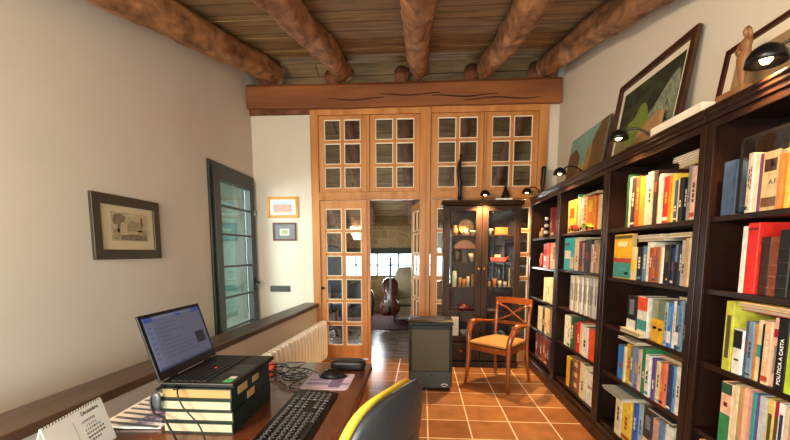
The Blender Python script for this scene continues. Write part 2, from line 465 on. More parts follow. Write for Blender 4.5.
for x0, x1, z in ((-1.2, -.5, 3.36), (-.55, .2, 3.40), (.1, .9, 3.37), (.5, 1.4, 3.33)):
    n = 14
    for i in range(n):
        a = x0+(x1-x0)*i/n; b = x0+(x1-x0)*(i+1)/n
        za = z+.012*math.sin(a*9); zb = z+.012*math.sin(b*9)
        th = .004*math.sin(PI*(i+.5)/n)+.001
        mb.hexa([(a,5.185,za-th),(b,5.185,zb-th),(b,5.23,zb-th),(a,5.23,za-th),(a,5.185,za+th),(b,5.185,zb+th),(b,5.23,zb+th),(a,5.23,za+th)])
mb.build('drying_crack', mat('crack_dark', '#2c1407', .9), tb)
# dark strip painting in the shadow over the left stub wall
struct(box('recess_shade', XL, -1.45, 5.30, 5.335, 3.236, 3.30, BARK2))

# ---------------------------------------------------------------- glazed pine partition
mb = MB()
Y0, Y1 = 5.27, 5.36
for a, b in ((-1.465, -1.36), (-.045, .09), (1.43, 1.54)): mb.box(a, b, Y0, Y1, 0, 3.285)
for a, b in ((-.732, -.695), (.757, .783)): mb.box(a, b, Y0, Y1, 2.235, 3.195)
mb.box(-.732, -.695, Y0+.01, Y1, 0, 2.135)
mb.box(.757, .783, Y0+.01, Y1, 0, 2.135)
mb.box(-1.36, -.045, Y0-.005, Y1, 3.2, 3.285).box(.095, 1.43, Y0-.005, Y1, 3.2, 3.285)
mb.box(-1.36, -.045, Y0-.005, Y1, 2.135, 2.235).box(.095, 1.43, Y0-.005, Y1, 2.135, 2.235)
mb.box(-1.365, -.04, Y0-.02, Y0-.006, 2.15, 2.175).box(.09, 1.435, Y0-.02, Y0-.006, 2.15, 2.175)
mb.box(.022, .038, Y0-.008, Y0, 0, 3.28)
struct(mb.build('trim_4', PINE, bevel=.006))
def sash(parent, x0, x1, z0, z1, cols, rows, y0, y1, mt, beadm, wood, glassm, local):
    """a glazed leaf: cols and rows list pane intervals"""
    mb = MB(); bd = MB(); gl = MB()
    mb.box(x0, cols[0][0], y0, y1, z0, z1).box(cols[-1][1], x1, y0, y1, z0, z1)
    mb.box(cols[0][0], cols[-1][1], y0, y1, z0, rows[0][0]).box(cols[0][0], cols[-1][1], y0, y1, rows[-1][1], z1)
    for (a, b), (c, d) in zip(rows, rows[1:]): mb.box(cols[0][0], cols[-1][1], y0+.008, y1-.008, b, c)
    for (a, b), (c, d) in zip(cols, cols[1:]):
        for r in rows: mb.box(b, c, y0+.008, y1-.008, r[0], r[1])
    t = .011
    for a, b in cols:
        for c, d in rows:
            for q in ((a, a+t, c, d), (b-t, b, c, d), (a+t, b-t, c, c+t), (a+t, b-t, d-t, d)):
                bd.box(q[0], q[1], y0+.012, y1-.012, q[2], q[3])
    ym = (y0+y1)/2
    gl.box(cols[0][0]-.001, cols[-1][1]+.001, ym-.002, ym+.002, rows[0][0]-.001, rows[-1][1]+.001)
    mb.build('leaf_frame', wood, parent, local=local, bevel=.004)
    if beadm: bd.build('glazing_bead', beadm, parent, local=local)
    gl.build('pane', glassm, parent, local=local)
UR = [(2.265, 2.541), (2.566, 2.85), (2.883, 3.176)]
UR = [(2.285, 2.555), (2.59, 2.855), (2.89, 3.15)]
LR = [(.192, .473), (.51, .782), (.819, 1.095), (1.136, 1.409), (1.445, 1.717), (1.75, 2.025)]
xs4 = [((-1.36, -.732), (-1.286, -1.072, -1.028, -.81)), ((-.695, -.045), (-.62, -.39, -.35, -.12)), ((.095, .757), (.18, .41, .45, .68)), ((.783, 1.43), (.857, 1.087, 1.127, 1.358))]
for i, ((a, b), c) in enumerate(xs4):
    e = sempty('window_%d' % (i+1), ((a+b)/2, 5.3, 2.235))
    sash(e, a+.003, b-.003, 2.238, 3.197, [(c[0], c[1]), (c[2], c[3])], UR, 5.285, 5.325, None, BEAD, PINE, GLASS, False)
for i in (0, 2, 3):
    (a, b), c = xs4[i]
    e = sempty('door_%d' % (i+2), ((a+b)/2, 5.3, 0))
    sash(e, a+.003, b-.003, .01, 2.13, [(c[0], c[1]), (c[2], c[3])], LR, 5.285, 5.325, None, BEAD, PINE, GLASS, False)
    if i == 0:
        mb = MB().lathe([(0, 0), (.012, 0), (.012, .03), (.02, .035), (.02, .05), (0, .052)], (-1.33, 5.285, .98), 12, Matrix.Rotation(PI/2, 4, 'X')); mb.build('door_knob', BLKM, e, smooth=True)
# the leaf standing open into the far room, hinged at the centre post
e = sempty('door_3', (-.04, 5.375, 0), math.radians(-78))
sash(e, -.62, 0, .01, 2.13, [(-.55, -.33), (-.29, -.07)], LR, 0, .04, None, BEAD, PINE, GLASS, True)

# ---------------------------------------------------------------- dark garden door in the left wall
e = sempty('door_1', (XL, 4.74, .04))
mb = MB()
X0, X1 = XL-.07, XL+.02
mb.box(X0, X1, 4.175, 4.225, .045, 2.435).box(X0, X1, 5.255, 5.305, .045, 2.435).box(X0, X1, 4.225, 5.255, 2.385, 2.435).box(X0, X1, 4.225, 5.255, .045, .08)
mb.build('door_frame', DFRAME, e, bevel=.004)
X0, X1 = XL-.03, XL+.045
mb = MB().box(X0, X1, 4.232, 4.36, .085, 2.38).box(X0, X1, 5.12, 5.248, .085, 2.38).box(X0, X1, 4.36, 5.12, 2.25, 2.38).box(X0, X1, 4.36, 5.12, .085, .26)
for z in (.56, .93, 1.29, 1.66, 1.98): mb.box(X0+.02, X1-.02, 4.36, 5.12, z-.011, z+.011)
mb.build('door_leaf', DFRAME, e, bevel=.004)
box('pane', XL-.002, XL+.004, 4.358, 5.122, .258, 2.252, DGLASS, e)
mb = MB().box(X1, X1+.012, 5.17, 5.2, .96, 1.12).tube([(X1, 5.185, 1.06), (X1+.05, 5.185, 1.06), (X1+.055, 5.175, 1.05), (X1+.055, 5.10, 1.045), (X1+.05, 5.08, 1.0)], .009, 8)
mb.build('door_handle', BLKM, e, smooth=False)
mb = MB()
for z in (.55, 1.2, 1.95): mb.tube([(X1+.004, 4.228, z-.05), (X1+.004, 4.228, z+.05)], .011, 8)
mb.build('hinge', BLKM, e)
box('latch_plate', X1, X1+.006, 5.235, 5.262, 1.93, 2.0, CHROME, e)
# outside the door: terrace, pale house wall with a pier and blue-green shutters
struct(box('floor_terrace', -6.5, XL-.13, 2.5, 12, -.1, .03, mat('terrace_stone', '#c9c9bd', .8)))
struct(box('wall_terrace', -4.4, -4.2, 4.6, 12, .03, 3.6, mat('terrace_wall', '#64897d', .9)))
mb = MB().box(-4.19, -4.13, 7.9, 8.6, .15, 2.5)
for i in range(24): mb.box(-4.13, -4.10, 7.94, 8.56, .2+i*.095, .27+i*.095)
struct(box('terrace_shade_slab', -6.5, -2.45, 5.6, 12, 2.9, 3.0, mat('terrace_wall', '#64897d', .9)))  # unseen slab added to cut skylight on the terrace wall
pm = MB()
for q in range(5): pm.box(-3.95, -3.83, 7.0+1.25*q, 7.2+1.25*q, .031, 3.4)
tag(pm.build('white_columns', mat('column_white', '#a3aeaa', .8)), 'row of white pillars outside the glazed garden door', 'pillars')['kind'] = 'structure'
tag(mb.build('window_shutter', mat('shutter_green', '#6fb6a4', .6)), 'pale green louvred shutter outside the glazed garden door', 'shutter')


# ---------------------------------------------------------------- bookcases
CX0, CX1 = 1.362, 1.678
CASES = {4: (1.045, 2.093), 3: (2.103, 3.150), 2: (3.160, 4.207), 1: (4.217, 5.255)}
CNAME = {4: 'nearest bookcase', 3: 'second nearest bookcase', 2: 'third nearest bookcase', 1: 'farthest bookcase'}
CLAB = {4: 'tall dark walnut bookcase nearest the camera, cut by the right edge', 3: 'tall dark walnut bookcase, second nearest, below the green landscape painting',
        2: 'tall dark walnut bookcase, third nearest, below the small street painting', 1: 'tall dark walnut bookcase in the far corner beside the glass cabinet'}
SHZ = {4: (.165, .57, .915, 1.275, 1.62), 3: (.165, .565, .918, 1.27, 1.62), 2: (.185, .56, .915, 1.285, 1.635), 1: (.19, .53, .9, 1.275, 1.625)}
for k, (a, b) in CASES.items():
    t = thing('bookcase', CLAB[k], 'bookcase', ((CX0+CX1)/2, (a+b)/2, 0), 0, 'row of dark bookcases along the right wall')
    for q in ((a, a+.028), (b-.028, b)):
        box('side_panel', CX0+.018, CX1-.012, q[0], q[1], 0, 2.11, CASE, t, .002)
    box('back_panel', CX1-.012, CX1, a, b, .1, 2.11, CASEB, t)
    mb = MB().box(CX0, CX0+.018, a, a+.045, .13, 2.07).box(CX0, CX0+.018, b-.045, b, .13, 2.07).box(CX0, CX0+.018, a+.045, b-.045, 2.035, 2.07)
    mb.build('face_frame', CASE, t, bevel=.003)
    for z in SHZ[k]:
        box('shelf', CX0+.02, CX1-.013, a+.029, b-.029, z-.026, z, CASE, t, .003)
    pr = [(0, 0), (.316, 0), (.316, .06), (-.018, .06), (-.018, .048), (-.010, .040), (-.010, .028), (0, .016)]
    MB().prism(pr, lambda u, v, q: (CX0+u-.008, q, 2.072+v), a+.001, b-.001).build('cornice', CASE, t, bevel=.003)
    pl = [(0, 0), (0, .1), (.012, .115), (.012, .138), (.30, .138), (.30, 0)]
    MB().prism(pl, lambda u, v, q: (CX0-.012+u, q, v+.001), a+.001, b-.001).build('plinth', CASE, t, bevel=.003)
CTOP = 2.132

# ---------------------------------------------------------------- books
BC = {'cream':'#e2d5ae','ivory':'#ebe4cc','white':'#e9e8e2','light grey':'#c3c6c6','silver grey':'#aeb2b4','grey':'#83817c','charcoal':'#34353a','black':'#15161a','slate blue':'#3c5270',
'purple':'#7c4472','buff':'#e2c795','orange':'#e98a2c','yellow':'#efce4a','bright red':'#cf2a22','dark brown leather':'#3d221b','red brown leather':'#7c4029','black leather':'#1d1d1e','brown leather':'#5d3521',
'yellow green':'#c9cb4c','black and white':'#e8e8e0','grey blue':'#7189a0','peach':'#eec09a','pale pink':'#e5c0b4','lime green':'#b6d133','green and peach':'#eebd9c','tan':'#c49a68','pink':'#d99aa0',
'teal':'#3f8f8a','violet':'#5b4a86','straw yellow':'#d9c36c','crimson':'#9c1c3c','beige':'#d5c4a2','dusty pink':'#c99a8e','apricot':'#f0bc7c','brown':'#6b452c','dark green':'#28523a','red orange':'#d9502a','amber':'#eba23c',
'dark brown':'#3b2620','yellow and blue':'#efb824','steel blue':'#5c7f9c','rust brown':'#8f4c30','terracotta':'#bd6c46','navy blue':'#26335c','orange white and teal':'#e6e4da','sage grey':'#8f9c86','dark sage':'#66745f',
'pale blue':'#9fb9cc','blue':'#3c6ca8','dark blue':'#28466f','bright blue':'#2f78c4','golden yellow':'#e3b02f','slate grey':'#6b7580','dusty blue':'#7f95ab','green':'#2f7d4e','coral orange':'#e0734c','salmon orange':'#e58a66',
'sky blue':'#6aa3d1','royal blue':'#2d55a6','turquoise':'#2aa6b8','maroon':'#6d2026','patterned brown':'#7d5a3e','brick red':'#a2422f','salmon':'#dc9078','dark olive':'#4a4a2c','red brown':'#74392a'}
def bmat(c, rough=.45):
    k = lin(BC[c])[:3]
    return mat('cover_'+c.replace(' ', '_'), tuple(v*(.72 if sum(k) > .9 else .85) for v in k), rough, var=.2, scale=30, spec=.3)
ORD = ['', 'first', 'second', 'third', 'fourth', 'fifth', 'sixth', 'seventh', 'eighth', 'ninth', 'tenth', 'eleventh', 'twelfth', 'thirteenth', 'fourteenth', 'fifteenth', 'sixteenth', 'seventeenth', 'eighteenth', 'nineteenth', 'twentieth']
SHN = {1: 'top', 2: 'second', 3: 'middle', 4: 'fourth', 5: 'bottom'}
def strip(o, name, x, y0, y1, z0, z1, c, t=.0012):
    box(name, x-t, x, y0, y1, z0, z1, bmat(c) if isinstance(c, str) else c, o)
rb = random.Random(3)
SHELVES=[(4, 1, 1.62, [(1.999, 1.92, 0.244, 'slate blue', ''), (1.866, 1.847, 0.253, 'cream', 's'), (1.847, 1.831, 0.248, 'white', 's'), (1.831, 1.813, 0.24, 'ivory', ''), (1.813, 1.785, 0.24, 'purple', ''), (1.786, 1.707, 0.234, 'buff', 'face'), (1.707, 1.685, 0.215, 'orange', ''), (1.688, 1.662, 0.252, 'yellow', '')]),
(4, 2, 1.275, [(1.855, 1.83, 0.291, 'white', 'r'), (1.831, 1.773, 0.302, 'bright red', 'b'), (1.765, 1.719, 0.24, 'dark brown leather', 'rib'), (1.716, 1.677, 0.238, 'red brown leather', 'rib'), (1.669, 1.618, 0.263, 'black leather', 'rib'), (1.616, 1.584, 0.241, 'brown leather', 'rib')]),
(4, 3, 0.915, [(1.908, 1.861, 0.341, 'yellow green', 't'), (1.851, 1.802, 0.204, 'black and white', 'half'), (1.803, 1.782, 0.248, 'slate blue', 's'), (1.782, 1.754, 0.251, 'grey blue', 's'), (1.752, 1.735, 0.244, 'orange', ''), (1.735, 1.711, 0.259, 'cream', 'teal'), (1.707, 1.698, 0.251, 'black', ''), (1.698, 1.664, 0.261, 'peach', 's'), (1.664, 1.631, 0.283, 'pale pink', 'redtop'), (1.63, 1.586, 0.288, 'black', 'txt'), (1.582, 1.554, 0.242, 'lime green', '')]),
(4, 4, 0.57, [(1.888, 1.825, 0.296, 'green and peach', 'half2'), (1.823, 1.801, 0.312, 'cream', ''), (1.801, 1.774, 0.328, 'tan', ''), (1.772, 1.741, 0.324, 'peach', ''), (1.74, 1.722, 0.321, 'pink', ''), (1.721, 1.704, 0.323, 'teal', ''), (1.703, 1.693, 0.317, 'violet', ''), (1.693, 1.656, 0.32, 'light grey', 'navybot'), (1.654, 1.623, 0.321, 'straw yellow', 't'), (1.621, 1.599, 0.32, 'crimson', 't'), (1.598, 1.569, 0.32, 'white', 'navylab'), (1.568, 1.552, 0.324, 'beige', ''), (1.551, 1.52, 0.33, 'dusty pink', '')]),
(4, 5, 0.165, [(2.01, 1.93, 0.405, 'apricot', ''), (1.926, 1.889, 0.422, 'cream', ''), (1.886, 1.844, 0.421, 'brown', '')]),
(3, 1, 1.62, [(2.906, 2.872, 0.361, 'dark green', ''), (2.87, 2.83, 0.334, 'cream', ''), (2.831, 2.779, 0.327, 'charcoal', 's'), (2.779, 2.723, 0.318, 'red orange', 's'), (2.724, 2.665, 0.314, 'amber', ''), (2.666, 2.626, 0.315, 'ivory', ''), (2.627, 2.577, 0.32, 'cream', 's'), (2.578, 2.54, 0.323, 'dark brown', 'redlab'), (2.538, 2.512, 0.28, 'tan', 'redlab'), (2.513, 2.478, 0.287, 'ivory', ''), (2.477, 2.419, 0.268, 'bright red', 's'), (2.42, 2.401, 0.263, 'orange', ''), (2.402, 2.369, 0.271, 'yellow', ''), (2.367, 2.336, 0.231, 'slate blue', 's'), (2.337, 2.315, 0.231, 'cream', ''), (2.315, 2.285, 0.233, 'black', 's'), (2.285, 2.26, 0.227, 'black', 's'), (2.264, 2.228, 0.281, 'grey', 's'), (2.228, 2.189, 0.273, 'pale pink', 's')]),
(3, 2, 1.27, [(3.026, 2.78, 0.322, 'yellow and blue', 'cover'), (2.767, 2.699, 0.217, 'cream', 'yel'), (2.698, 2.645, 0.216, 'black', 's'), (2.645, 2.599, 0.222, 'steel blue', 's'), (2.601, 2.562, 0.246, 'ivory', ''), (2.56, 2.528, 0.214, 'rust brown', 's'), (2.528, 2.496, 0.214, 'terracotta', 's'), (2.496, 2.466, 0.213, 'rust brown', 's'), (2.466, 2.436, 0.213, 'tan', 's'), (2.436, 2.411, 0.213, 'white', ''), (2.412, 2.356, 0.229, 'black', 'dots'), (2.355, 2.332, 0.211, 'navy blue', 's'), (2.334, 2.294, 0.239, 'black', 'bluelab'), (2.293, 2.267, 0.221, 'charcoal', 's'), (2.269, 2.228, 0.248, 'silver grey', 's'), (2.228, 2.204, 0.257, 'tan', ''), (2.204, 2.184, 0.261, 'ivory', '')]),
(3, 3, 0.918, [(2.777, 2.665, 0.254, 'black', 'wlab'), (2.663, 2.549, 0.259, 'orange white and teal', 'tri'), (2.514, 2.432, 0.256, 'sage grey', 'yelhalf'), (2.43, 2.363, 0.26, 'dark sage', 'yelhalf'), (2.361, 2.333, 0.251, 'pale blue', 's'), (2.333, 2.297, 0.254, 'blue', 'wlab'), (2.297, 2.267, 0.269, 'white', 's'), (2.266, 2.233, 0.273, 'dark blue', 'wlab'), (2.232, 2.207, 0.277, 'grey blue', 's'), (2.206, 2.178, 0.269, 'black', 's')]),
(3, 4, 0.565, [(2.886, 2.79, 0.244, 'bright blue', 's'), (2.787, 2.767, 0.252, 'cream', ''), (2.768, 2.704, 0.277, 'golden yellow', 's'), (2.702, 2.665, 0.272, 'slate grey', 's'), (2.663, 2.616, 0.274, 'dusty blue', 's'), (2.614, 2.574, 0.273, 'pale pink', 's'), (2.573, 2.523, 0.289, 'green', 's'), (2.52, 2.472, 0.264, 'white', 's'), (2.47, 2.449, 0.258, 'navy blue', ''), (2.448, 2.413, 0.257, 'violet', 's'), (2.412, 2.368, 0.255, 'cream', 's'), (2.366, 2.329, 0.255, 'coral orange', 's'), (2.328, 2.292, 0.266, 'salmon orange', 's'), (2.29, 2.251, 0.265, 'navy blue', 's'), (2.249, 2.224, 0.27, 'sky blue', 's'), (2.223, 2.186, 0.272, 'white', 's')]),
(3, 5, 0.165, [(2.854, 2.772, 0.293, 'cream', 's'), (2.769, 2.654, 0.316, 'yellow', 's'), (2.622, 2.575, 0.314, 'royal blue', 's'), (2.574, 2.518, 0.332, 'pale blue', 's'), (2.515, 2.415, 0.335, 'charcoal', 'creamband'), (2.407, 2.353, 0.303, 'dusty pink', ''), (2.351, 2.295, 0.314, 'steel blue', ''), (2.292, 2.23, 0.315, 'white', 's')]),
(2, 1, 1.635, [(3.988, 3.785, 0.306, 'yellow', 'sq'), (3.79, 3.754, 0.335, 'green', ''), (3.752, 3.694, 0.303, 'cream', ''), (3.694, 3.627, 0.295, 'ivory', 's'), (3.627, 3.552, 0.286, 'peach', 's'), (3.552, 3.411, 0.276, 'orange', 'sq2'), (3.411, 3.373, 0.257, 'amber', ''), (3.374, 3.336, 0.268, 'red orange', ''), (3.328, 3.282, 0.27, 'cream', ''), (3.283, 3.23, 0.271, 'yellow', '')]),
(2, 2, 1.285, [(4.054, 3.805, 0.347, 'turquoise', 'beach'), (3.804, 3.709, 0.335, 'cream', 's'), (3.704, 3.636, 0.269, 'maroon', 's'), (3.635, 3.569, 0.249, 'dusty pink', 's'), (3.571, 3.446, 0.282, 'charcoal', 's'), (3.443, 3.394, 0.236, 'pale pink', 's'), (3.396, 3.329, 0.268, 'grey', 's'), (3.327, 3.281, 0.234, 'tan', 's'), (3.282, 3.237, 0.249, 'ivory', '')]),
(2, 3, 0.915, [(3.869, 3.813, 0.324, 'light grey', 'mag'), (3.812, 3.758, 0.325, 'white', 'mag'), (3.758, 3.705, 0.326, 'silver grey', 'mag'), (3.705, 3.654, 0.327, 'ivory', 'mag'), (3.653, 3.603, 0.327, 'light grey', 'mag'), (3.603, 3.555, 0.328, 'white', 'mag'), (3.554, 3.507, 0.329, 'silver grey', 'mag'), (3.507, 3.461, 0.329, 'ivory', 'mag'), (3.461, 3.416, 0.33, 'light grey', 'mag'), (3.416, 3.372, 0.331, 'white', 'mag'), (3.372, 3.33, 0.331, 'silver grey', 'mag'), (3.329, 3.288, 0.332, 'ivory', 'mag'), (3.288, 3.248, 0.333, 'light grey', 'mag'), (3.247, 3.208, 0.333, 'white', 'mag')]),
(2, 4, 0.56, [(3.946, 3.874, 0.294, 'white', ''), (3.873, 3.809, 0.296, 'ivory', 's'), (3.807, 3.733, 0.297, 'dark green', 's'), (3.716, 3.657, 0.256, 'brown', ''), (3.657, 3.589, 0.275, 'bright red', 's'), (3.587, 3.521, 0.269, 'cream', ''), (3.519, 3.405, 0.264, 'white', 's'), (3.392, 3.231, 0.261, 'red orange', '')]),
(2, 5, 0.185, [(3.849, 3.761, 0.285, 'golden yellow', ''), (3.756, 3.707, 0.271, 'charcoal', ''), (3.708, 3.591, 0.303, 'patterned brown', 'chk'), (3.587, 3.521, 0.316, 'brick red', ''), (3.518, 3.403, 0.308, 'cream', 's'), (3.385, 3.179, 0.276, 'white', 'redtitle')]),
(1, 1, 1.625, [(4.566, 4.479, 0.313, 'brick red', 's'), (4.479, 4.396, 0.304, 'maroon', 's'), (4.396, 4.316, 0.295, 'brick red', 's')]),
(1, 2, 1.275, [(4.736, 4.605, 0.274, 'maroon', 's'), (4.605, 4.516, 0.282, 'brick red', ''), (4.516, 4.431, 0.28, 'dusty pink', 's'), (4.43, 4.316, 0.278, 'salmon', 's')]),
(1, 3, 0.9, [(4.665, 4.555, 0.272, 'cream', ''), (4.554, 4.449, 0.279, 'ivory', 's'), (4.449, 4.348, 0.285, 'cream', ''), (4.347, 4.267, 0.281, 'buff', 's')]),
(1, 4, 0.53, [(4.877, 4.776, 0.291, 'cream', ''), (4.774, 4.695, 0.292, 'ivory', 's'), (4.694, 4.599, 0.291, 'dark olive', 's'), (4.598, 4.508, 0.304, 'cream', 's'), (4.506, 4.419, 0.306, 'buff', 's'), (4.417, 4.334, 0.307, 'grey', ''), (4.332, 4.252, 0.308, 'ivory', '')]),
(1, 5, 0.19, [(4.939, 4.838, 0.299, 'red brown', 's'), (4.836, 4.739, 0.307, 'maroon', 's'), (4.737, 4.644, 0.315, 'red brown', 's'), (4.641, 4.552, 0.322, 'brick red', 's'), (4.55, 4.465, 0.33, 'red brown', 's'), (4.462, 4.38, 0.336, 'red brown', 's'), (4.373, 4.291, 0.333, 'slate blue', ''), (4.288, 4.193, 0.33, 'charcoal', '')])]

for bay, sn, z, row in SHELVES:
    i = 0; lasty = 99
    for (ya, yb, h, col, fl) in row:
        i += 1
        lim = CASES[bay][1]-.032; lo = CASES[bay][0]+.032
        ya = min(ya, lim, lasty); yb = max(yb, lo)
        if ya-yb < .007: yb = ya-.009
        lasty = yb-.0008
        ya -= .0006; yb += .0006
        h = min(h, (2.03 if sn == 1 else SHZ[bay][5-sn+1]-.03) - z - .012)
        x = 1.385 + rb.uniform(-.003, .012)
        h *= rb.uniform(.972, 1.0)
        dep = min(.28, max(.13, h*rb.uniform(.62, .74)))
        if fl in ('face', 'cover', 'beach'): dep = .03; x = 1.388
        if (bay, sn) in ((4, 1), (4, 2)): dep = min(dep, .15)
        ct = .003 if (ya-yb) > .018 else .0015
        noun = 'magazine' if fl == 'mag' else 'book'
        th = ya-yb
        size = '' if fl in ('mag', 'cover', 'beach', 'face') else ('thin ' if th < .024 else ('thick ' if th > .042 else ''))
        extra = {'face': 'standing face out, ', 'cover': 'standing face out, ', 'beach': 'standing face out, ', 'txt': 'with white spine lettering, ', 'tri': '', 'redtitle': ''}.get(fl, '')
        lab = f'{size}{col} {noun}, {extra}{ORD[i]} from left, {SHN[sn]} shelf of {CNAME[bay]}'
        if len(lab.split()) > 16: lab = lab.replace(extra, '')
        zb = z+.0008
        m = bmat(col)
        mb = MB()
        if fl in ('face', 'cover', 'beach'):   # stands with its front cover towards the room
            mb.box(x, x+.003, yb, ya, zb, zb+h).box(x+dep-.003, x+dep, yb, ya, zb, zb+h).box(x+.003, x+dep-.003, ya-.003, ya, zb, zb+h)
            o = mb.build('book', m); pg = (x+.003, x+dep-.003, yb+.004, ya-.003, zb+.004, zb+h-.004)
        else:
            mb.box(x, x+ct, yb, ya, zb, zb+h).box(x+ct, x+dep, yb, yb+ct, zb, zb+h).box(x+ct, x+dep, ya-ct, ya, zb, zb+h)
            if fl == 'rib':
                for q in range(5): mb.box(x-.003, x, yb, ya, zb+h*(.12+.19*q), zb+h*(.12+.19*q)+.006)
            o = mb.build('book', m, bevel=.001 if th > .02 else 0, seg=1); pg = (x+ct, x+dep-.004, yb+ct, ya-ct, zb+.004, zb+h-.004)
        tag(o, lab, noun, f'{noun}s on the {SHN[sn]} shelf of the {CNAME[bay]}')
        box('page_block', *pg, PAPER, o)
        y0, y1 = yb+.0005, ya-.0005; m0, m1 = yb+th*.25, ya-th*.25; H = h
        light = sum(lin(BC[col])[:3]) > .75
        ink = 'charcoal' if light else 'ivory'
        if fl == 's':
            tc_ = rb.choice([ink, ink, ink, 'brick red', 'golden yellow', 'slate blue', 'ivory']); a = rb.uniform(.25, .45); n_ = rb.choice([2, 3, 4]); ww = rb.uniform(.12, .2)*th; cy = (yb+ya)/2
            for q in range(n_):
                l_ = rb.uniform(.05, .11)
                strip(o, 'spine_title', x, cy-ww, cy+ww, zb+H*a, zb+H*(a+l_), tc_); a += l_+.025
            if rb.random() > .45: strip(o, 'spine_band', x, y0, y1, zb+H*.05, zb+H*rb.uniform(.08, .14), rb.choice(['ivory', 'charcoal', 'steel blue', 'brick red', 'cream']))
        elif fl == 't': strip(o, 'spine_title', x, m0, m1, zb+H*.18, zb+H*.8, 'dark olive')
        elif fl == 'teal': strip(o, 'spine_band', x, y0, y1, zb+H*.4, zb+H*.6, 'teal')
        elif fl == 'b':
            strip(o, 'spine_band', x, y0, y1, zb+H*.9, zb+H*.93, 'maroon')
        elif fl == 'half': strip(o, 'spine_band', x, y0, y1, zb+H*.58, zb+H*.98, 'black'); strip(o, 'spine_title', x, m0, m1, zb+H*.3, zb+H*.34, 'charcoal')
        elif fl == 'half2': strip(o, 'spine_band', x, y0, y1, zb, zb+H*.5, 'green'); strip(o, 'spine_title', x, y0, y1, zb+H*.82, zb+H*.99, 'dark green'); strip(o, 'spine_emblem', x, yb+th*.35, ya-th*.3, zb+H*.62, zb+H*.69, 'maroon')
        elif fl == 'navybot': strip(o, 'spine_band', x, y0, y1, zb+H*.06, zb+H*.3, 'navy blue')
        elif fl == 'navylab': strip(o, 'spine_title', x, m0, m1, zb+H*.3, zb+H*.85, 'navy blue')
        elif fl == 'redtop': strip(o, 'spine_band', x, y0, y1, zb+H*.72, zb+H*.84, 'crimson'); strip(o, 'spine_title', x, m0, m1, zb+H*.2, zb+H*.6, 'grey')
        elif fl == 'redlab': strip(o, 'spine_label', x, m0, m1, zb+H*.6, zb+H*.78, 'brick red')
        elif fl == 'yel': strip(o, 'spine_band', x, y0, y1, zb+H*.3, zb+H*.62, 'yellow')
        elif fl == 'dots': strip(o, 'spine_emblem', x, m0, yb+th*.4, zb+H*.1, zb+H*.15, 'yellow'); strip(o, 'spine_title', x, m0, m1, zb+H*.55, zb+H*.85, 'dark olive')
        elif fl == 'bluelab': strip(o, 'spine_label', x, m0, m1, zb+H*.55, zb+H*.95, 'steel blue')
        elif fl == 'wlab': strip(o, 'spine_label', x, y0, y1, zb+H*.1, zb+H*.36, 'white'); strip(o, 'spine_title', x, m0, m1, zb+H*.5, zb+H*.9, 'slate grey' if col == 'black' else 'sky blue')
        elif fl == 'tri': strip(o, 'spine_band', x, y0, y1, zb+H*.66, zb+H*.99, 'red orange'); strip(o, 'spine_band', x, y0, y1, zb+H*.16, zb+H*.42, 'teal')
        elif fl == 'yelhalf': strip(o, 'spine_band', x, y0, y1, zb, zb+H*.55, 'golden yellow'); strip(o, 'spine_title', x, m0, m1, zb+H*.3, zb+H*.36, 'charcoal')
        elif fl == 'creamband': strip(o, 'spine_band', x, y0, y1, zb+H*.25, zb+H*.42, 'buff'); strip(o, 'spine_title', x, m0, m1, zb+H*.6, zb+H*.85, 'slate grey')
        elif fl == 'sq': strip(o, 'cover_square', x, m0, m1, zb+H*.45, zb+H*.75, 'red orange')
        elif fl == 'sq2': strip(o, 'spine_label', x, m0, m1, zb+H*.55, zb+H*.9, 'yellow')
        elif fl == 'chk':
            for q in range(6): strip(o, 'spine_patch', x, yb if q % 2 else (yb+ya)/2, (yb+ya)/2 if q % 2 else ya, zb+H*q/6.2, zb+H*(q+.8)/6.2, 'buff' if q % 2 else 'maroon')
        elif fl == 'redtitle':
            for q in range(5): strip(o, 'cover_letter', x, yb+th*(.15+.15*q), yb+th*(.25+.15*q), zb+H*.52, zb+H*.6, 'brick red')
            for q in range(4): strip(o, 'cover_line', x, yb+th*(.2+.18*q), yb+th*(.23+.18*q), zb+H*.06, zb+H*.4, 'light grey')
        elif fl == 'mag':
            strip(o, 'spine_title', x, m0, m1, zb+H*.3, zb+H*.8, 'grey')
        elif fl == 'txt':
            text('spine_title', 'POLÍTICA A CASTA', .021, frameM((x-.0005, yb+th*.32, zb+H*.08), (0, 0, 1), (0, 1, 0)), mat('white_ink', '#f0f0ec', .6), o)
        elif fl == 'cover':
            strip(o, 'cover_band', x, y0, y1, zb+H*.02, zb+H*.36, 'teal'); strip(o, 'cover_band', x, y0, y1, zb+H*.36, zb+H*.46, 'brick red')
            strip(o, 'cover_band', x, y0, y1, zb+H*.9, zb+H*.97, 'dark olive')
            text('cover_title', 'WALK', .05, frameM((x-.0016, ya-.05, zb+H*.72), (0, -1, 0), (0, 0, 1)), mat('white_ink', '#f0f0ec', .6), o)
            strip(o, 'cover_emblem', x, yb+.03, yb+.08, zb+H*.1, zb+H*.15, 'golden yellow')
        elif fl == 'beach':
            strip(o, 'cover_band', x, yb+th*.3, ya-th*.05, zb+H*.35, zb+H*.6, 'white'); strip(o, 'cover_band', x, y0, yb+th*.35, zb+H*.05, zb+H*.4, 'buff'); strip(o, 'cover_band', x, yb+th*.5, ya-th*.1, zb+H*.75, zb+H*.85, 'slate blue')
        elif fl == 'face':
            strip(o, 'cover_picture', x, yb+th*.15, ya-th*.1, zb+H*.66, zb+H*.87, 'dark brown'); strip(o, 'cover_picture', x, yb+th*.05, ya-th*.05, zb+H*.06, zb+H*.22, 'brown')
            strip(o, 'cover_patch', x, yb+th*.3, yb+th*.5, zb+H*.72, zb+H*.83, 'ivory')
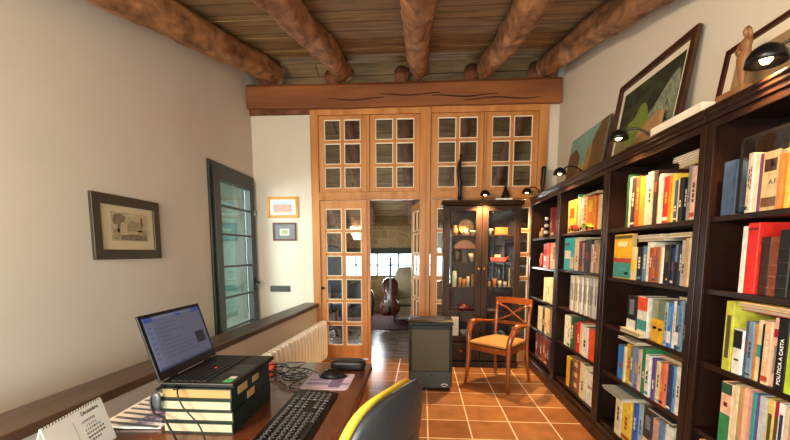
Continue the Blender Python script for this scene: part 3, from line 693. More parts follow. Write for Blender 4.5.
            text('cover_title', 'A.F.', .028, frameM((x-.0008, ya-th*.42, zb+H*.44), (0, -1, 0), (0, 0, 1)), mat('dark_ink', '#2a2522', .6), o)

def lying(x0, x1, y0, y1, z, t, col, label, group=None, rot=0, noun='book', tilt=0, bt=.003, ins=.003):
    """a book lying flat"""
    x0 += .022; x1 += .022
    m = bmat(col); c = Vector(((x0+x1)/2, (y0+y1)/2, z))
    hx, hy = (x1-x0)/2, (y1-y0)/2; ct = min(bt, t*.2)
    o = MB().box(-hx, hx, -hy, hy, 0, ct).box(-hx, hx, -hy, hy, t-ct, t).box(hx-ct, hx, -hy, hy, ct, t-ct).build(noun, m, local=True)
    o.location = c; o.rotation_euler = (tilt, 0, rot)
    MB().box(-hx+ins, hx-ct, -hy+ins, hy-ins, ct, t-ct).build('page_block', PAPER, o, local=True)
    return tag(o, label, noun, group)
def top_of(bay, sn, y0, y1):
    """highest point of the upright books between y0 and y1"""
    r = 0
    for b, s, z, row in SHELVES:
        if (b, s) == (bay, sn):
            for (ya, yb, h, c, f) in row:
                if yb < y1 and ya > y0: r = max(r, z+min(h, (2.03 if s == 1 else SHZ[b][5-s+1]-.03)-z-.012))
    return r+.003
# papers piled on the books of the second bookcase's top shelf
z = top_of(3, 1, 2.14, 2.34); g = 'papers piled on the top shelf of the second nearest bookcase'
labs = ['buff booklet at the bottom of the slanting pile, second bookcase top shelf', 'cream booklet, second from bottom of the pile, second bookcase top shelf', 'white booklet, third from bottom of the pile, second bookcase top shelf', 'cream booklet, fourth from bottom of the pile, second bookcase top shelf', 'white booklet on top of the pile, second bookcase top shelf']
for k in range(5):
    lying(1.365, 1.56, 2.136+.004*k, 2.34+[.0, .0, .01, .06, .055][k], z+.0135*k, .0125, ['buff', 'cream', 'white', 'ivory', 'white'][k], labs[k], g, rot=0, noun='booklet')
z = top_of(3, 2, 2.4, 2.68)
lying(1.36, 1.56, 2.42, 2.70, z, .02, 'silver grey', 'pale grey booklet lying on books left of centre, second shelf of second nearest bookcase', noun='booklet')
lying(1.36, 1.56, 2.45, 2.71, z+.021, .018, 'white', 'white booklet atop the grey one, second shelf of second nearest bookcase', noun='booklet')
z = top_of(3, 2, 2.16, 2.4)
lying(1.36, 1.56, 2.18, 2.38, z, .022, 'ivory', 'cream book lying across black spines, second shelf of second nearest bookcase')
lying(1.31, 1.55, 2.59, 2.86, .9195, .015, 'cream', 'cream book lying flat and jutting out, middle shelf of second nearest bookcase') if False else None
lying(1.33, 1.362, 2.55, 2.80, .9195, .028, 'cream', 'cream booklet lying at the front left, middle shelf of second nearest bookcase', noun='booklet')
z = top_of(3, 3, 2.14, 2.3)
lying(1.37, 1.55, 2.14, 2.26, z, .014, 'cream', 'cream book lying at right on middle shelf of second nearest bookcase')
z = top_of(3, 3, 2.3, 2.8)
z = top_of(3, 4, 2.5, 2.85)
lying(1.35, 1.56, 2.62, 2.86, z, .016, 'ivory', 'cream magazine lying over the left books, fourth shelf of second nearest bookcase', noun='magazine')
z = top_of(3, 4, 2.14, 2.4)
lying(1.37, 1.55, 2.15, 2.38, z, .022, 'tan', 'tan book lying over orange spines, fourth shelf of second nearest bookcase')
z = top_of(3, 5, 2.6, 2.9)
lying(1.28, 1.50, 2.60, 2.88, z, .012, 'ivory', 'cream magazine jutting out, lower of two, bottom shelf of second nearest bookcase', noun='magazine')
lying(1.27, 1.49, 2.60, 2.885, z+.013, .01, 'slate grey', 'grey magazine jutting out, upper of two, bottom shelf of second nearest bookcase', noun='magazine')
z = top_of(3, 5, 2.2, 2.55)
lying(1.35, 1.56, 2.2, 2.44, z, .016, 'charcoal', 'dark magazine lying on the right books, bottom shelf of second nearest bookcase', noun='magazine')
z = top_of(2, 1, 3.2, 3.6)
lying(1.365, 1.53, 3.36, 3.66, z, .02, 'tan', 'tan book lying over upright spines, top shelf of third nearest bookcase')
z = top_of(2, 3, 3.2, 3.9)
lying(1.37, 1.55, 3.22, 3.55, z, .012, 'golden yellow', 'yellow magazine lying over pale magazines, middle shelf of third nearest bookcase', noun='magazine')
z = top_of(1, 5, 4.25, 4.9)+.001
lying(1.37, 1.53, 4.27, 4.60, z, .008, 'white', 'white magazine lying on red brown books, bottom shelf of farthest bookcase', noun='magazine')
z = top_of(4, 3, 1.5, 1.78)
lying(1.34, 1.57, 1.5, 1.79, z, .018, 'crimson', 'thick worn red-covered book lying over spines, middle shelf of nearest bookcase')
lying(1.33, 1.55, 1.5, 1.80, z+.019, .014, 'buff', 'open-edged buff book atop the red one, middle shelf of nearest bookcase')
z = top_of(4, 2, 1.57, 1.74)
# red box file behind the leather spines
tag(box('box_file', 1.56, 1.65, 1.12, 1.745, 1.2765, 1.565, mat('red_box', '#a5321f', .5)), 'red box file lying behind the leather books, nearest bookcase second shelf', 'box file')
# clear display box with dark edges around the books, top shelf of nearest bookcase
t = thing('display_box', 'clear box with thin dark edges around books, top shelf of nearest bookcase', 'display box', (1.48, 1.66, 1.6215))
fy0, fy1, fz0, fz1, fx0, fx1 = 1.42, 1.882, 1.6215, 1.935, 1.366, 1.62
mb = MB()
for y in (fy0, fy1-.008):
    for x in (fx0, fx1-.008): mb.box(x, x+.008, y, y+.008, fz0, fz1)
    for z in (fz0+.0, fz1-.012): mb.box(fx0, fx1, y, y+.008, z, z+.004)
for x in (fx0, fx1-.008):
    mb.box(x, x+.008, fy0, fy1, fz1-.014, fz1)
mb.build('edge_frame', BLK, t)
box('front_pane', fx0+.003, fx0+.005, fy0+.008, fy1-.008, fz0+.004, fz1-.014, GLASS, t)
box('back_panel', fx1-.003, fx1, fy0+.008, fy1-.008, fz0, fz1-.014, mat('box_back', '#2b211b', .5), t)
# ---------------------------------------------------------------- on the bookcases
def art_mat(name, stops, scale, kind='noise', dist=2.0, stretch=(1, 1, 1)):
    m = bpy.data.materials.new(name); m.use_nodes = True
    nt = m.node_tree; N = nt.nodes; Lk = nt.links; b = N['Principled BSDF']; b.inputs['Roughness'].default_value = .6
    tc = N.new('ShaderNodeTexCoord'); mp = N.new('ShaderNodeMapping'); mp.inputs['Scale'].default_value = stretch
    Lk.new(tc.outputs['Object'], mp.inputs['Vector'])
    nz = N.new('ShaderNodeTexNoise'); nz.inputs['Scale'].default_value = scale; nz.inputs['Detail'].default_value = 7; nz.inputs['Distortion'].default_value = dist
    Lk.new(mp.outputs[0], nz.inputs['Vector'])
    rp = N.new('ShaderNodeValToRGB')
    el = rp.color_ramp.elements
    el[1].position = stops[-1][0]; el[1].color = lin(stops[-1][1]); el[0].position = stops[0][0]; el[0].color = lin(stops[0][1])
    for p, c in stops[1:-1]:
        e = el.new(p); e.color = lin(c)
    Lk.new(nz.outputs['Fac'], rp.inputs[0]); Lk.new(rp.outputs[0], b.inputs['Base Color'])
    return m
def leaning(name, label, cat, y0, y1, z0, h, xb, lean, fw, ft, fm, mat_w, matm, artm, glaze=False):
    """framed picture leaning on the right wall: bottom edge xb, top leaning back by lean"""
    t = thing(name, label, cat, (xb, (y0+y1)/2, z0))
    L = math.hypot(h, lean); ux, uz = lean/L, h/L
    W_ = y1-y0
    def P(a, b, d):   # a along the wall (towards the back), b up the picture, d out of the picture
        return Vector((xb+ux*b-uz*d, y0+a, z0+uz*b+ux*d))
    def slab(mb, a0, a1, b0, b1, d0, d1):
        return mb.hexa([P(a0,b0,d0),P(a1,b0,d0),P(a1,b0,d1),P(a0,b0,d1),P(a0,b1,d0),P(a1,b1,d0),P(a1,b1,d1),P(a0,b1,d1)])
    if fw:
        mb = MB()
        slab(mb, 0, fw, 0, L, 0, ft); slab(mb, W_-fw, W_, 0, L, 0, ft); slab(mb, fw, W_-fw, 0, fw, 0, ft); slab(mb, fw, W_-fw, L-fw, L, 0, ft)
        mb.build('frame', fm, t, bevel=.006)
        slab(MB(), fw-.002, W_-fw+.002, fw-.002, L-fw+.002, .004, .009).build('mount', matm, t)
    g = fw+mat_w
    if not fw: slab(MB(), 0, W_, 0, L, 0, .016).build('stretcher', matm, t)
    slab(MB(), g, W_-g, g, L-g, .010 if fw else .017, .012 if fw else .019).build('painting', artm, t)
    return t, P, slab, g, W_, L
GOLD = mat('dull_gold_frame', '#442817', .4, col2='#2b170c', scale=10)
DKFR = mat('dark_red_frame', '#4a1d12', .35, col2='#2c100a', scale=8)
MOUNT = mat('cream_mount', '#e0d5bd', .85, var=.03)
t, P, slab, g, W_, L = leaning('framed_painting', 'large dark-framed painting of a green hillside and rocks, leaning on the wall', 'painting', 2.655, 3.61, CTOP+.002, .67, 1.555, .10, .05, .032, GOLD, .05, MOUNT,
            art_mat('landscape_dark', [(.3, '#14170f'), (.5, '#2b3220'), (.62, '#3f4a30'), (.75, '#23281b')], 4))
def blob(name, pts, d, m):
    if len(pts) > 4 and name not in ('painted_house', 'painted_street'):
        q = pts; out = []
        for i in range(len(q)):
            p0, p1, p2, p3 = [Vector(q[(i+k) % len(q)]) for k in (-1, 0, 1, 2)]
            for k in range(6):
                t_ = k/6; v_ = .5*((2*p1)+(-p0+p2)*t_+(2*p0-5*p1+4*p2-p3)*t_*t_+(-p0+3*p1-3*p2+p3)*t_**3)
                out.append((min(max(v_.x, g+.001), W_-g-.001), min(max(v_.y, g+.001), L-g-.001)))
        pts = out
    mb = MB(); v = [mb.bm.verts.new(P(a, b, d)) for a, b in pts]; v2 = [mb.bm.verts.new(P(a, b, d+.0015)) for a, b in pts]
    n = len(pts); mb.bm.faces.new(v[::-1]); mb.bm.faces.new(v2)
    for i in range(n): mb.bm.faces.new((v[i], v[(i+1) % n], v2[(i+1) % n], v2[i]))
    return mb.build(name, m, t)
# painted motifs (a runs from the near end to the far end)
blob('painted_hill', [(g+.30, L-g-.08), (W_-g-.02, L-g-.16), (W_-g, g+.30), (g+.40, g+.26)], .0118, art_mat('painted_hill', [(.3, '#1f2619'), (.5, '#39432c'), (.7, '#262e1d')], 14))
blob('painted_rock', [(W_-g-.30, g+.02), (g+.02, g+.02), (g+.01, g+.34), (g+.07, g+.38), (g+.17, g+.31), (g+.27, g+.22), (g+.42, g+.14)], .0122, art_mat('painted_rock', [(.35, '#39432f'), (.45, '#96a088'), (.55, '#5c6850'), (.65, '#8b957c')], 16, stretch=(1, 1, .5)))
blob('painted_bush', [(.40, g+.02), (.40, g+.12), (.44, g+.24), (.50, g+.30), (.56, g+.29), (.62, g+.22), (.70, g+.20), (.72, g+.10), (.64, g+.02)], .0136, art_mat('painted_bush', [(.35, '#3b4d1c'), (.45, '#7f943c'), (.55, '#556a2a'), (.65, '#93a24e')], 26))
blob('painted_ground', [(.66, g+.01), (W_-g-.01, g+.01), (W_-g-.01, g+.17), (.84, g+.20), (.74, g+.14)], .0142, art_mat('painted_ground', [(.35, '#5d5238'), (.5, '#93845c'), (.65, '#494730')], 18))
t, P, slab, g, W_, L = leaning('framed_print', 'red-brown framed brown print with a pale mount, behind the wooden figurine', 'framed print', 1.70, 2.425, CTOP+.002, .40, 1.60, .06, .028, .026, DKFR, .06, MOUNT,
            art_mat('brown_print', [(.3, '#8d7250'), (.6, '#a58a63'), (.8, '#7c6244')], 3))
t, P, slab, g, W_, L = leaning('canvas_painting', 'small unframed painting of an old street under a blue-green sky', 'painting', 3.79, 4.69, CTOP+.002, .53, 1.58, .08, 0, 0, None, 0, mat('canvas_edge', '#4b3a28', .8),
            art_mat('street_sky', [(.35, '#4f8580'), (.5, '#86ab98'), (.65, '#5f9088')], 7))
FAC = lambda n_, a, b, c: art_mat(n_, [(.35, a), (.5, b), (.65, c)], 30, stretch=(1, 1, .35))
blob('painted_house', [(.005, .005), (.30, .005), (.31, L-.16), (.16, L-.005), (.005, L-.005)], .0195, FAC('house_brown', '#4b351e', '#7d5c34', '#5d4325'))
blob('painted_house', [(.29, .01), (.42, .01), (.42, L-.26), (.36, L-.18), (.29, L-.18)], .020, FAC('house_ochre', '#7d5f31', '#b08d4d', '#8d6c3a'))
blob('painted_house', [(.41, .06), (.58, .06), (.58, L-.30), (.50, L-.36), (.41, L-.30)], .0197, FAC('house_gold', '#8f7038', '#c9a860', '#a5854a'))
blob('painted_house', [(.57, .01), (.895, .01), (.895, L-.16), (.72, L-.13), (.57, L-.24)], .0202, FAC('house_dark', '#3a2a18', '#6f5230', '#4d3a22'))
blob('painted_street', [(.20, .006), (.72, .006), (.58, .12), (.50, .16), (.42, .12)], .0212, art_mat('painted_street', [(.35, '#241b12'), (.5, '#6d5836'), (.65, '#3b2e1d')], 16))

# picture lights: clamp base, curved neck, domed shade over the front edge
BULB = mat('warm_bulb', '#fff0d0', .4, emit='#ffc070', estr=14)
def picture_light(y, label, reach=.17, power=5.5, x=1.36, dirx=-1, h=.10, ztop=CTOP, dy=0, yaxis=False, name='picture_light', sh=1.0):
    t = thing(name, label, 'lamp', (x, y, ztop+.001), 0, 'small black lamps above the shelves')
    Y = y+dy
    ex = (x+dirx*reach, Y) if not yaxis else (x, y-reach)
    MB().lathe([(0, 0), (.03, 0), (.03, .012), (.012, .02), (0, .02)], (x, y, ztop+.002), 16).build('base', BLKM, t, smooth=False)
    pts = []
    for k in range(13):
        s = k/12; a = s*PI
        pts.append((x+(ex[0]-x)*(1-math.cos(a*.5)) if False else x+(ex[0]-x)*s, y+(ex[1]-y)*s, ztop+.018+h*math.sin(min(1, s*1.35)*PI/2)+(.02*math.sin(s*PI))-(.035*max(0, s-.74)/.26)))
    MB().tube(pts, .0065, 8).build('neck', BLKM, t, smooth=True)
    c = Vector((*ex, ztop+h-.005))
    prof = [(a*sh, b*sh) for a, b in [(0, .046), (.018, .044), (.040, .030), (.054, .008), (.058, -.018), (.0555, -.018), (.051, .006), (.038, .026), (0, .040)]]
    MB().lathe(prof, c, 24).build('lamp_shade', BLKM, t, smooth=True)
    MB().ball(c+Vector((0, 0, -.002)), .021, 12).build('bulb', BULB, t, smooth=True)
    d = bpy.data.lights.new('lamp_light', 'SPOT'); d.energy = power*7; d.color = (1, .60, .26); d.shadow_soft_size = .025; d.spot_size = math.radians(125); d.spot_blend = .6
    o = bpy.data.objects.new('lamp_light', d); COL.objects.link(o); o.parent = t; o.location = c+Vector((0, 0, -.03))-t.location
    o.rotation_euler = (0, 0, 0)
picture_light(1.56, 'black domed lamp with lit bulb, right of the wooden figurine on the nearest bookcase', reach=.12, x=1.43, dy=.16, h=.065, sh=1.15)
picture_light(2.635, 'black gooseneck lamp with lit bulb, before the brown paper under the large painting', reach=.16, x=1.40, dy=.10, h=.055)
picture_light(3.70, 'black gooseneck lamp before the small street painting', reach=.14, x=1.40, dy=.20, h=.06)
picture_light(4.80, 'small black lamp in front of the dark torso statue in the corner', reach=.10, x=1.34, dy=.20, h=.05)
# pale long box and brown paper under the large painting
o = box('long_box', 1.352, 1.42, 2.14, 2.58, CTOP+.002, CTOP+.05, mat('pale_box', '#e6ddc6', .7)); tag(o, 'long cream box lying on the bookcase below the large painting', 'box')
mb = MB().prism([(0, 0), (.31, 0), (.30, .10), (.27, .16), (.10, .24), (.04, .22), (0, .1)], lambda u, v, q: (1.44+v*.3+q, 2.72+u, CTOP+.003+v), 0, .02)
tag(mb.build('paper_bag', mat('kraft_paper', '#a67f52', .85, bump=.3), bevel=.004), 'crumpled brown paper bag leaning on the frame of the large painting', 'paper bag')

# wooden figurine of a draped woman
FIGW = mat('carved_wood', '#9c7048', .55, col2='#7a5030', scale=6)
def figure(name, label, cat, base, H, m, prof, seg=18, block=None, sway=.02, head=True, arms=None, parts_m=None):
    t = thing(name, label, cat, base)
    bx, by, bz = base
    z0 = bz
    if block:
        MB().box(bx-block[0]/2, bx+block[0]/2, by-block[1]/2, by+block[1]/2, bz, bz+block[2]).build('plinth', parts_m or m, t, bevel=.003); z0 += block[2]
    pts = []; rs = []
    for s, r in prof: pts.append((bx, by+sway*math.sin(s*5), z0+s*H)); rs.append(r*H)
    MB().tube(pts, rs, seg, sq=.72).build('body', m, t, smooth=True, subsurf=1)
    if head: 
        hh = H*.07; MB().ball((bx, by+sway*math.sin(4.8), z0+H*.94), hh, 16, (1, .85, 1.2)).build('head', m, t, smooth=True)
    for a in arms or []:
        MB().tube([(bx+p[0]*H, by+p[1]*H, z0+p[2]*H) for p in a], [.034*H, .03*H, .026*H, .022*H][:len(a)], 8).build('arm', m, t, smooth=True)
    return t
figure('wooden_figurine', 'carved wooden figurine of a draped woman on a block, before the framed print', 'figurine', (1.43, 2.0, CTOP+.001), .262, FIGW,
       [(0, .075), (.04, .07), (.09, .042), (.2, .06), (.34, .085), (.48, .125), (.56, .13), (.64, .10), (.72, .10), (.79, .12), (.83, .07), (.86, .033), (.9, .03)], block=(.11, .16, .045), sway=.006,
       arms=[[(0, .10, .80), (-.04, .13, .68), (-.07, .06, .60), (-.09, -.02, .64)], [(0, -.10, .80), (-.03, -.12, .92), (-.02, -.05, 1.0)]])
DBR = mat('dark_bronze', '#1d1a18', .4, metal=.4, var=.2)
# headless torso statue at the corner
figure('torso_statue', 'dark statue of a headless standing torso at the far corner', 'statue', (1.43, 5.02, CTOP+.001), .34, DBR,
       [(0, .16), (.04, .15), (.10, .06), (.25, .075), (.42, .115), (.55, .12), (.66, .09), (.78, .11), (.9, .13), (.96, .11), (1.0, .05)], head=False, sway=.015)

# ---------------------------------------------------------------- glazed cabinet
KX0, KX1, KY0, KY1, KH = .245, 1.20, 5.00, 5.255, 2.08
cab = thing('display_cabinet', 'dark oak display cabinet with two glazed doors and lower drawers', 'cabinet', ((KX0+KX1)/2, (KY0+KY1)/2, 0))
box('side_panel', KX0+.01, KX0+.03, KY0+.02, KY1, .05, KH-.05, CABW, cab)
box('side_panel', KX1-.03, KX1-.01, KY0+.02, KY1, .05, KH-.05, CABW, cab)
box('back_panel', KX0+.03, KX1-.03, KY1-.012, KY1, .08, KH-.05, CASEB, cab)
MB().prism([(0, 0), (.29, 0), (.29, .055), (-.035, .055), (-.035, .04), (-.012, .02)], lambda u, v, q: (q, KY0+u-.005, KH-.055+v), KX0-.015, KX1+.015).build('cornice', CABW, cab, bevel=.003)
box('plinth', KX0, KX1, KY0-.005, KY1, .001, .075, CABW, cab, .004)
KS = [.37, .72, 1.02, 1.335, 1.67]
for z in KS: box('shelf', KX0+.031, KX1-.031, KY0+.03, KY1-.013, z-.018, z, CABW, cab)
XM = (KX0+KX1)/2
for (a, b, sgn) in ((KX0+.012, XM-.002, 1), (XM+.002, KX1-.012, -1)):
    mb = MB(); z0, z1 = .335, 2.015; sw = .075
    mb.box(a, a+sw, KY0, KY0+.022, z0, z1).box(b-sw, b, KY0, KY0+.022, z0, z1).box(a+sw, b-sw, KY0, KY0+.022, z0, z0+.07).box(a+sw, b-sw, KY0, KY0+.022, z1-.06, z1)
    d = mb.build('door', CABW, cab, bevel=.004)
    box('pane', a+sw-.004, b-sw+.004, KY0+.009, KY0+.013, z0+.066, z1-.056, GLASS, d)
    kx = b-.03 if sgn > 0 else a+.03
    MB().lathe([(0, 0), (.006, 0), (.006, .012), (.012, .018), (.010, .026), (0, .028)], (kx, KY0, 1.25), 12, Matrix.Rotation(PI/2, 4, 'X')).build('door_knob', BRASS, d, smooth=True)
    w_ = box('drawer', a, b, KY0, KY0+.2, .09, .325, CABW, cab, .006)
    box('drawer_panel', a+.04, b-.04, KY0-.006, KY0, .12, .295, CABW, w_, .004)
    MB().lathe([(0, 0), (.007, 0), (.007, .014), (.016, .02), (.013, .032), (0, .034)], ((a+b)/2, KY0-.006, .215), 14, Matrix.Rotation(PI/2, 4, 'X')).build('drawer_knob', BRASS, w_, smooth=True)
# contents
CER = mat('glazed_ceramic', '#a89e8a', .25, var=.08); TAN = mat('tan_ceramic', '#8f6b40', .4, var=.15); AMB = mat('amber_glaze', '#a9642a', .3, var=.2)
CG = 'small keepsakes in the glazed cabinet'
SN = {1.67: 'top', 1.335: 'second', 1.02: 'third', .72: 'fourth', .37: 'bottom'}
def pot(x, z, r, h, m, label, kind='jar', y=5.10, prof=None):
    prof = prof or [(0, 0), (.7, 0), (1, .3), (.95, .6), (.55, .82), (.62, 1), (.5, 1), (.42, .84), (0, .8)]
    o = MB().lathe([(a*r, b*h) for a, b in prof], (x, y, z+.001), 20).build(kind, m, smooth=True)
    return tag(o, label, kind, CG)
VASE = [(0, 0), (.6, 0), (.5, .1), (1, .45), (.8, .7), (.35, .88), (.5, 1), (.4, 1), (.25, .88), (0, .85)]
BOWL = [(0, 0), (.4, 0), (.45, .15), (.9, .6), (1, 1), (.93, 1), (.8, .6), (0, .25)]
CUP = [(0, 0), (.8, 0), (.9, 1), (.8, 1), (.7, .1), (0, .1)]
pot(.40, 1.67, .04, .12, TAN, 'tan squat jar at left on the cabinet top shelf')
pot(.62, 1.67, .05, .05, CER, 'pale shallow bowl on the cabinet top shelf, left door', 'bowl', 5.07, BOWL)
pot(.52, 1.67, .03, .07, CER, 'small pale cup on the cabinet top shelf before the round plate', 'cup', 5.07, CUP)
# round plate on edge
o = MB().lathe([(0, 0), (.05, 0), (.095, .012), (.10, .02), (.094, .021), (.05, .010), (0, .008)], (.545, 5.185, 1.772), 28, Matrix.Rotation(PI/2-.12, 4, 'X')).build('plate', TAN, smooth=True)
tag(o, 'round patterned plate standing on edge, cabinet top shelf', 'plate', CG)
pot(.43, 1.335, .045, .16, mat('dark_vase', '#2a2622', .3), 'dark vase at left on the cabinet second shelf', 'vase', 5.12, VASE)
# fan-shaped basket
o = MB().prism([(-.14, 0), (.14, 0), (.13, .05), (.07, .10), (0, .12), (-.07, .10), (-.13, .05)], lambda u, v, q: (.53+u, q, 1.498+v-.0), 5.14, 5.18).build('fan', AMB, bevel=.01)
o2 = MB().box(.5, .56, 5.13, 5.19, 1.336, 1.4975).build('stand', mat('dark_stand', '#2b1d14', .5), o)
tag(o, 'amber half-round fan on a dark stand, cabinet second shelf, left door', 'fan', CG)
pot(.61, 1.335, .04, .10, CER, 'white glossy bowl right of the amber fan, cabinet second shelf', 'bowl', 5.08, BOWL)
pot(.40, 1.02, .03, .20, mat('pale_green_tin', '#b9c7a8', .4), 'pale green tall canister, cabinet third shelf, left door', 'canister', 5.07, [(0, 0), (1, 0), (1, .85), (.8, .9), (.8, 1), (0, 1)])
for k, (x, hh, c, n) in enumerate([(.47, .12, TAN, 'tan'), (.52, .10, AMB, 'amber'), (.57, .13, CER, 'cream'), (.63, .17, TAN, 'tall tan')]):
    pot(x, 1.02, .024, hh, c, f'{n} cup, {["second","third","fourth","fifth"][k]} from left on cabinet third shelf, left door', 'cup', 5.08, CUP)
pot(.52, .72, .08, .10, mat('dark_red_glaze', '#5e1a16', .25), 'dark red covered dish, cabinet fourth shelf, left door', 'dish', 5.11, [(0, 0), (.7, 0), (1, .35), (.95, .5), (.6, .85), (.12, .9), (.14, 1), (0, 1)])
o = box('paper_bundle', .37, .46, 5.05, 5.07, .372, .64, WHITE); tag(o, 'upright white paper sheets at lower left inside the cabinet', 'paper', CG); 
pot(.56, .37, .08, .09, mat('blue_white_china', '#7d97a8', .3, var=.4, scale=30), 'blue and white bowl, cabinet bottom compartment, left door', 'bowl', 5.10, BOWL)
# right side
pot(.83, 1.67, .04, .07, CER, 'pale bowl at left on the cabinet top shelf, right door', 'bowl', 5.07, BOWL)
o = box('small_box', .90, 1.05, 5.08, 5.16, 1.672, 1.76, AMB, bevel=.006); tag(o, 'amber lacquered box on the cabinet top shelf, right door', 'box', CG)
def boat():
    t = thing('model_boat', 'red-orange model boat on the cabinet second shelf, right door', 'model boat', (.95, 5.12, 1.336))
    rd = mat('boat_red', '#d4481f', .35)
    MB().prism([(-.12, .055), (-.09, 0), (.08, 0), (.13, .07), (.10, .05)], lambda u, v, q: (.95+u, q, 1.337+v), 5.095, 5.145).build('hull', rd, t, bevel=.008)
    box('cabin', .90, .97, 5.105, 5.135, 1.392, 1.425, mat('boat_cream', '#e8cfa0', .5), t)
    MB().tube([(.99, 5.12, 1.385), (.99, 5.12, 1.52)], .003, 6).build('mast', TAN, t)
boat()
for k, (x, hh, n) in enumerate([(.83, .07, 'low tan'), (.90, .11, 'tan'), (.965, .08, 'cream'), (1.03, .07, 'squat cream')]):
    pot(x, 1.02, .027, hh, [TAN, AMB, CER, CER][k], f'{n} cup, {["first","second","third","fourth"][k]} from left on cabinet third shelf, right door', 'cup', 5.07, CUP)
pot(1.08, 1.02, .02, .24, mat('gilt', '#d2a552', .35, metal=.5), 'slender gilt candlestick, cabinet third shelf, right door', 'candlestick', 5.08, [(0, 0), (1, 0), (1, .06), (.3, .1), (.45, .3), (.3, .5), (.55, .7), (.3, .8), (.6, .95), (.6, 1), (0, 1)])
pot(1.0, .72, .06, .15, mat('navy_glaze', '#1d2338', .25), 'dark navy jug, cabinet fourth shelf, right door', 'jug', 5.10)
o = MB().lathe([(0, 0), (.06, 0), (.085, .012), (.083, .015), (.05, .006), (0, .006)], (.86, 5.13, .7215), 24).build('plate', CER, smooth=True); tag(o, 'white plate lying on the cabinet fourth shelf, right door', 'plate', CG)

# on the cabinet
t = thing('slender_statue', 'tall slender dark bronze figure standing on the glass cabinet', 'statue', (.45, 5.10, KH+.002))
MB().lathe([(0, 0), (.065, 0), (.06, .012), (.02, .02), (0, .02)], (.45, 5.10, KH+.001), 18).build('base', DBR, t)
MB().tube([(.45, 5.10, KH+.015), (.452, 5.10, KH+.12), (.455, 5.10, KH+.22), (.440, 5.10, KH+.31), (.432, 5.10, KH+.38), (.445, 5.10, KH+.45), (.45, 5.10, KH+.50), (.455, 5.10, KH+.53)],
          [.026, .024, .03, .026, .022, .026, .014, .012], 12).build('body', DBR, t, smooth=True)
MB().ball((.457, 5.10, KH+.55), .02, 12, (1, 1, 1.3)).build('head', DBR, t, smooth=True)
picture_light(5.03, 'small black dome lamp glowing on the glass cabinet', reach=.17, x=.725, yaxis=True, h=.06, ztop=KH+.001, power=24)
o = box('white_book', .88, 1.085, 5.04, 5.17, KH+.002, KH+.028, WHITE); o.name = 'white_box'; tag(o, 'flat white box under the dark pyramid figure on the cabinet', 'box')
o = MB().tube([(1.01, 5.105, KH+.029), (1.01, 5.105, KH+.05), (1.012, 5.105, KH+.11), (1.006, 5.105, KH+.16), (1.01, 5.105, KH+.19)], [.055, .052, .035, .016, .014], 14).build('seated_figure', DBR, smooth=True)
tag(o, 'dark pyramid-shaped seated figure on the white box', 'statue')

# toys and small things on the shelves
def car(y, x, z, L, col, label, h=.055):
    t = thing('toy_car', label, 'toy car', (x, y, z+.001), 0, 'toy vehicles on the third nearest bookcase')
    m = mat('toy_'+col, {'red': '#c8281f', 'lime': '#b7c23a'}[col], .3)
    pr = [(-.5, .28), (-.5, .6), (-.28, .66), (-.15, 1), (.2, 1), (.33, .66), (.5, .58), (.5, .28)]
    MB().prism([(u*L, v*h) for u, v in pr], lambda u, v, q: (q, y-u, z+v+.003), x-.022, x+.022).build('body', m, t, bevel=.004)
    for u in (-.3, .3):
        for s in (-.024, .024):
            MB().tube([(x+s-.003, y-u*L, z+.0155), (x+s+.003, y-u*L, z+.0155)], .014, 12).build('wheel', BLK, t)
    box('window', x-.0232, x-.0222, y-.12*L, y+.1*L, z+h*.72, z+h*.92, BLK, t)
car(3.70, 1.337, 1.635, .13, 'red', 'red toy car in front of books, top shelf of third nearest bookcase')
car(3.42, 1.337, 1.635, .20, 'lime', 'yellow-green toy truck in front of books, top shelf of third nearest bookcase', .05)
pot(4.90, 0, 0, 0, TAN, 'x') if False else None
o = MB().lathe([(0, 0), (.03, 0), (.036, .03), (.033, .07), (.014, .09), (.018, .115), (0, .115)], (1.42, 4.92, 1.626), 18).build('jar', TAN, smooth=True); tag(o, 'small tan jar on the top shelf of the farthest bookcase', 'jar')
t = thing('figurine', 'white and black figurine beside red books, top shelf of farthest bookcase', 'figurine', (1.42, 4.78, 1.626))
for k in range(6):
    MB().lathe([(0, 0), (.028-.002*k, .006), (.03-.002*k, .02), (.018, .038), (0, .038)], (1.42, 4.78, 1.6265+.038*k), 14).build('bead', WHITE if k % 2 else BLK, t, smooth=True)
o = MB().lathe([(0, 0), (.03, 0), (.022, .04), (.03, .09), (.016, .13), (.02, .16), (0, .17)], (1.42, 4.90, 1.276), 16).build('figurine', mat('red_clay', '#8c3b2c', .5), smooth=True); tag(o, 'red clay figurine on the second shelf of the farthest bookcase', 'figurine')
def rounded(hw, hh, p=4.0, n=48):
    out = []
    for k in range(n):
        a = 2*PI*k/n; c, s = math.cos(a), math.sin(a)
        out.append((hw*math.copysign(abs(c)**(2/p), c), hh*math.copysign(abs(s)**(2/p), s)))
    return out
def pad(mb, outline, fn, q0, q1, bulge=8, rings=(0, .35, .65, .85, .95, 1.0)):
    """soft slab: outline in (u, v), fn(u, v, q) -> world; thickness from q0 to q1, rounding off at the rim"""
    qm = (q0+q1)/2; n = len(outline); L = []
    seq = [(r, q1) for r in rings] + [(r, q0) for r in reversed(rings)]
    for r, qq in seq:
        q = qm + (qq-qm)*(1-r**bulge*.75)
        if r == 0: L.append([mb.bm.verts.new(fn(0, 0, q))])
        else: L.append([mb.bm.verts.new(fn(u*r, v*r, q)) for u, v in outline])
    for a, b in zip(L, L[1:]):
        for k in range(n):
            A = (a[k % len(a)], a[(k+1) % len(a)]); B = (b[(k+1) % len(b)], b[k % len(b)]); f = []
            for v in (*A, *B):
                if v not in f: f.append(v)
            if len(f) > 2: mb.bm.faces.new(f)
    return mb

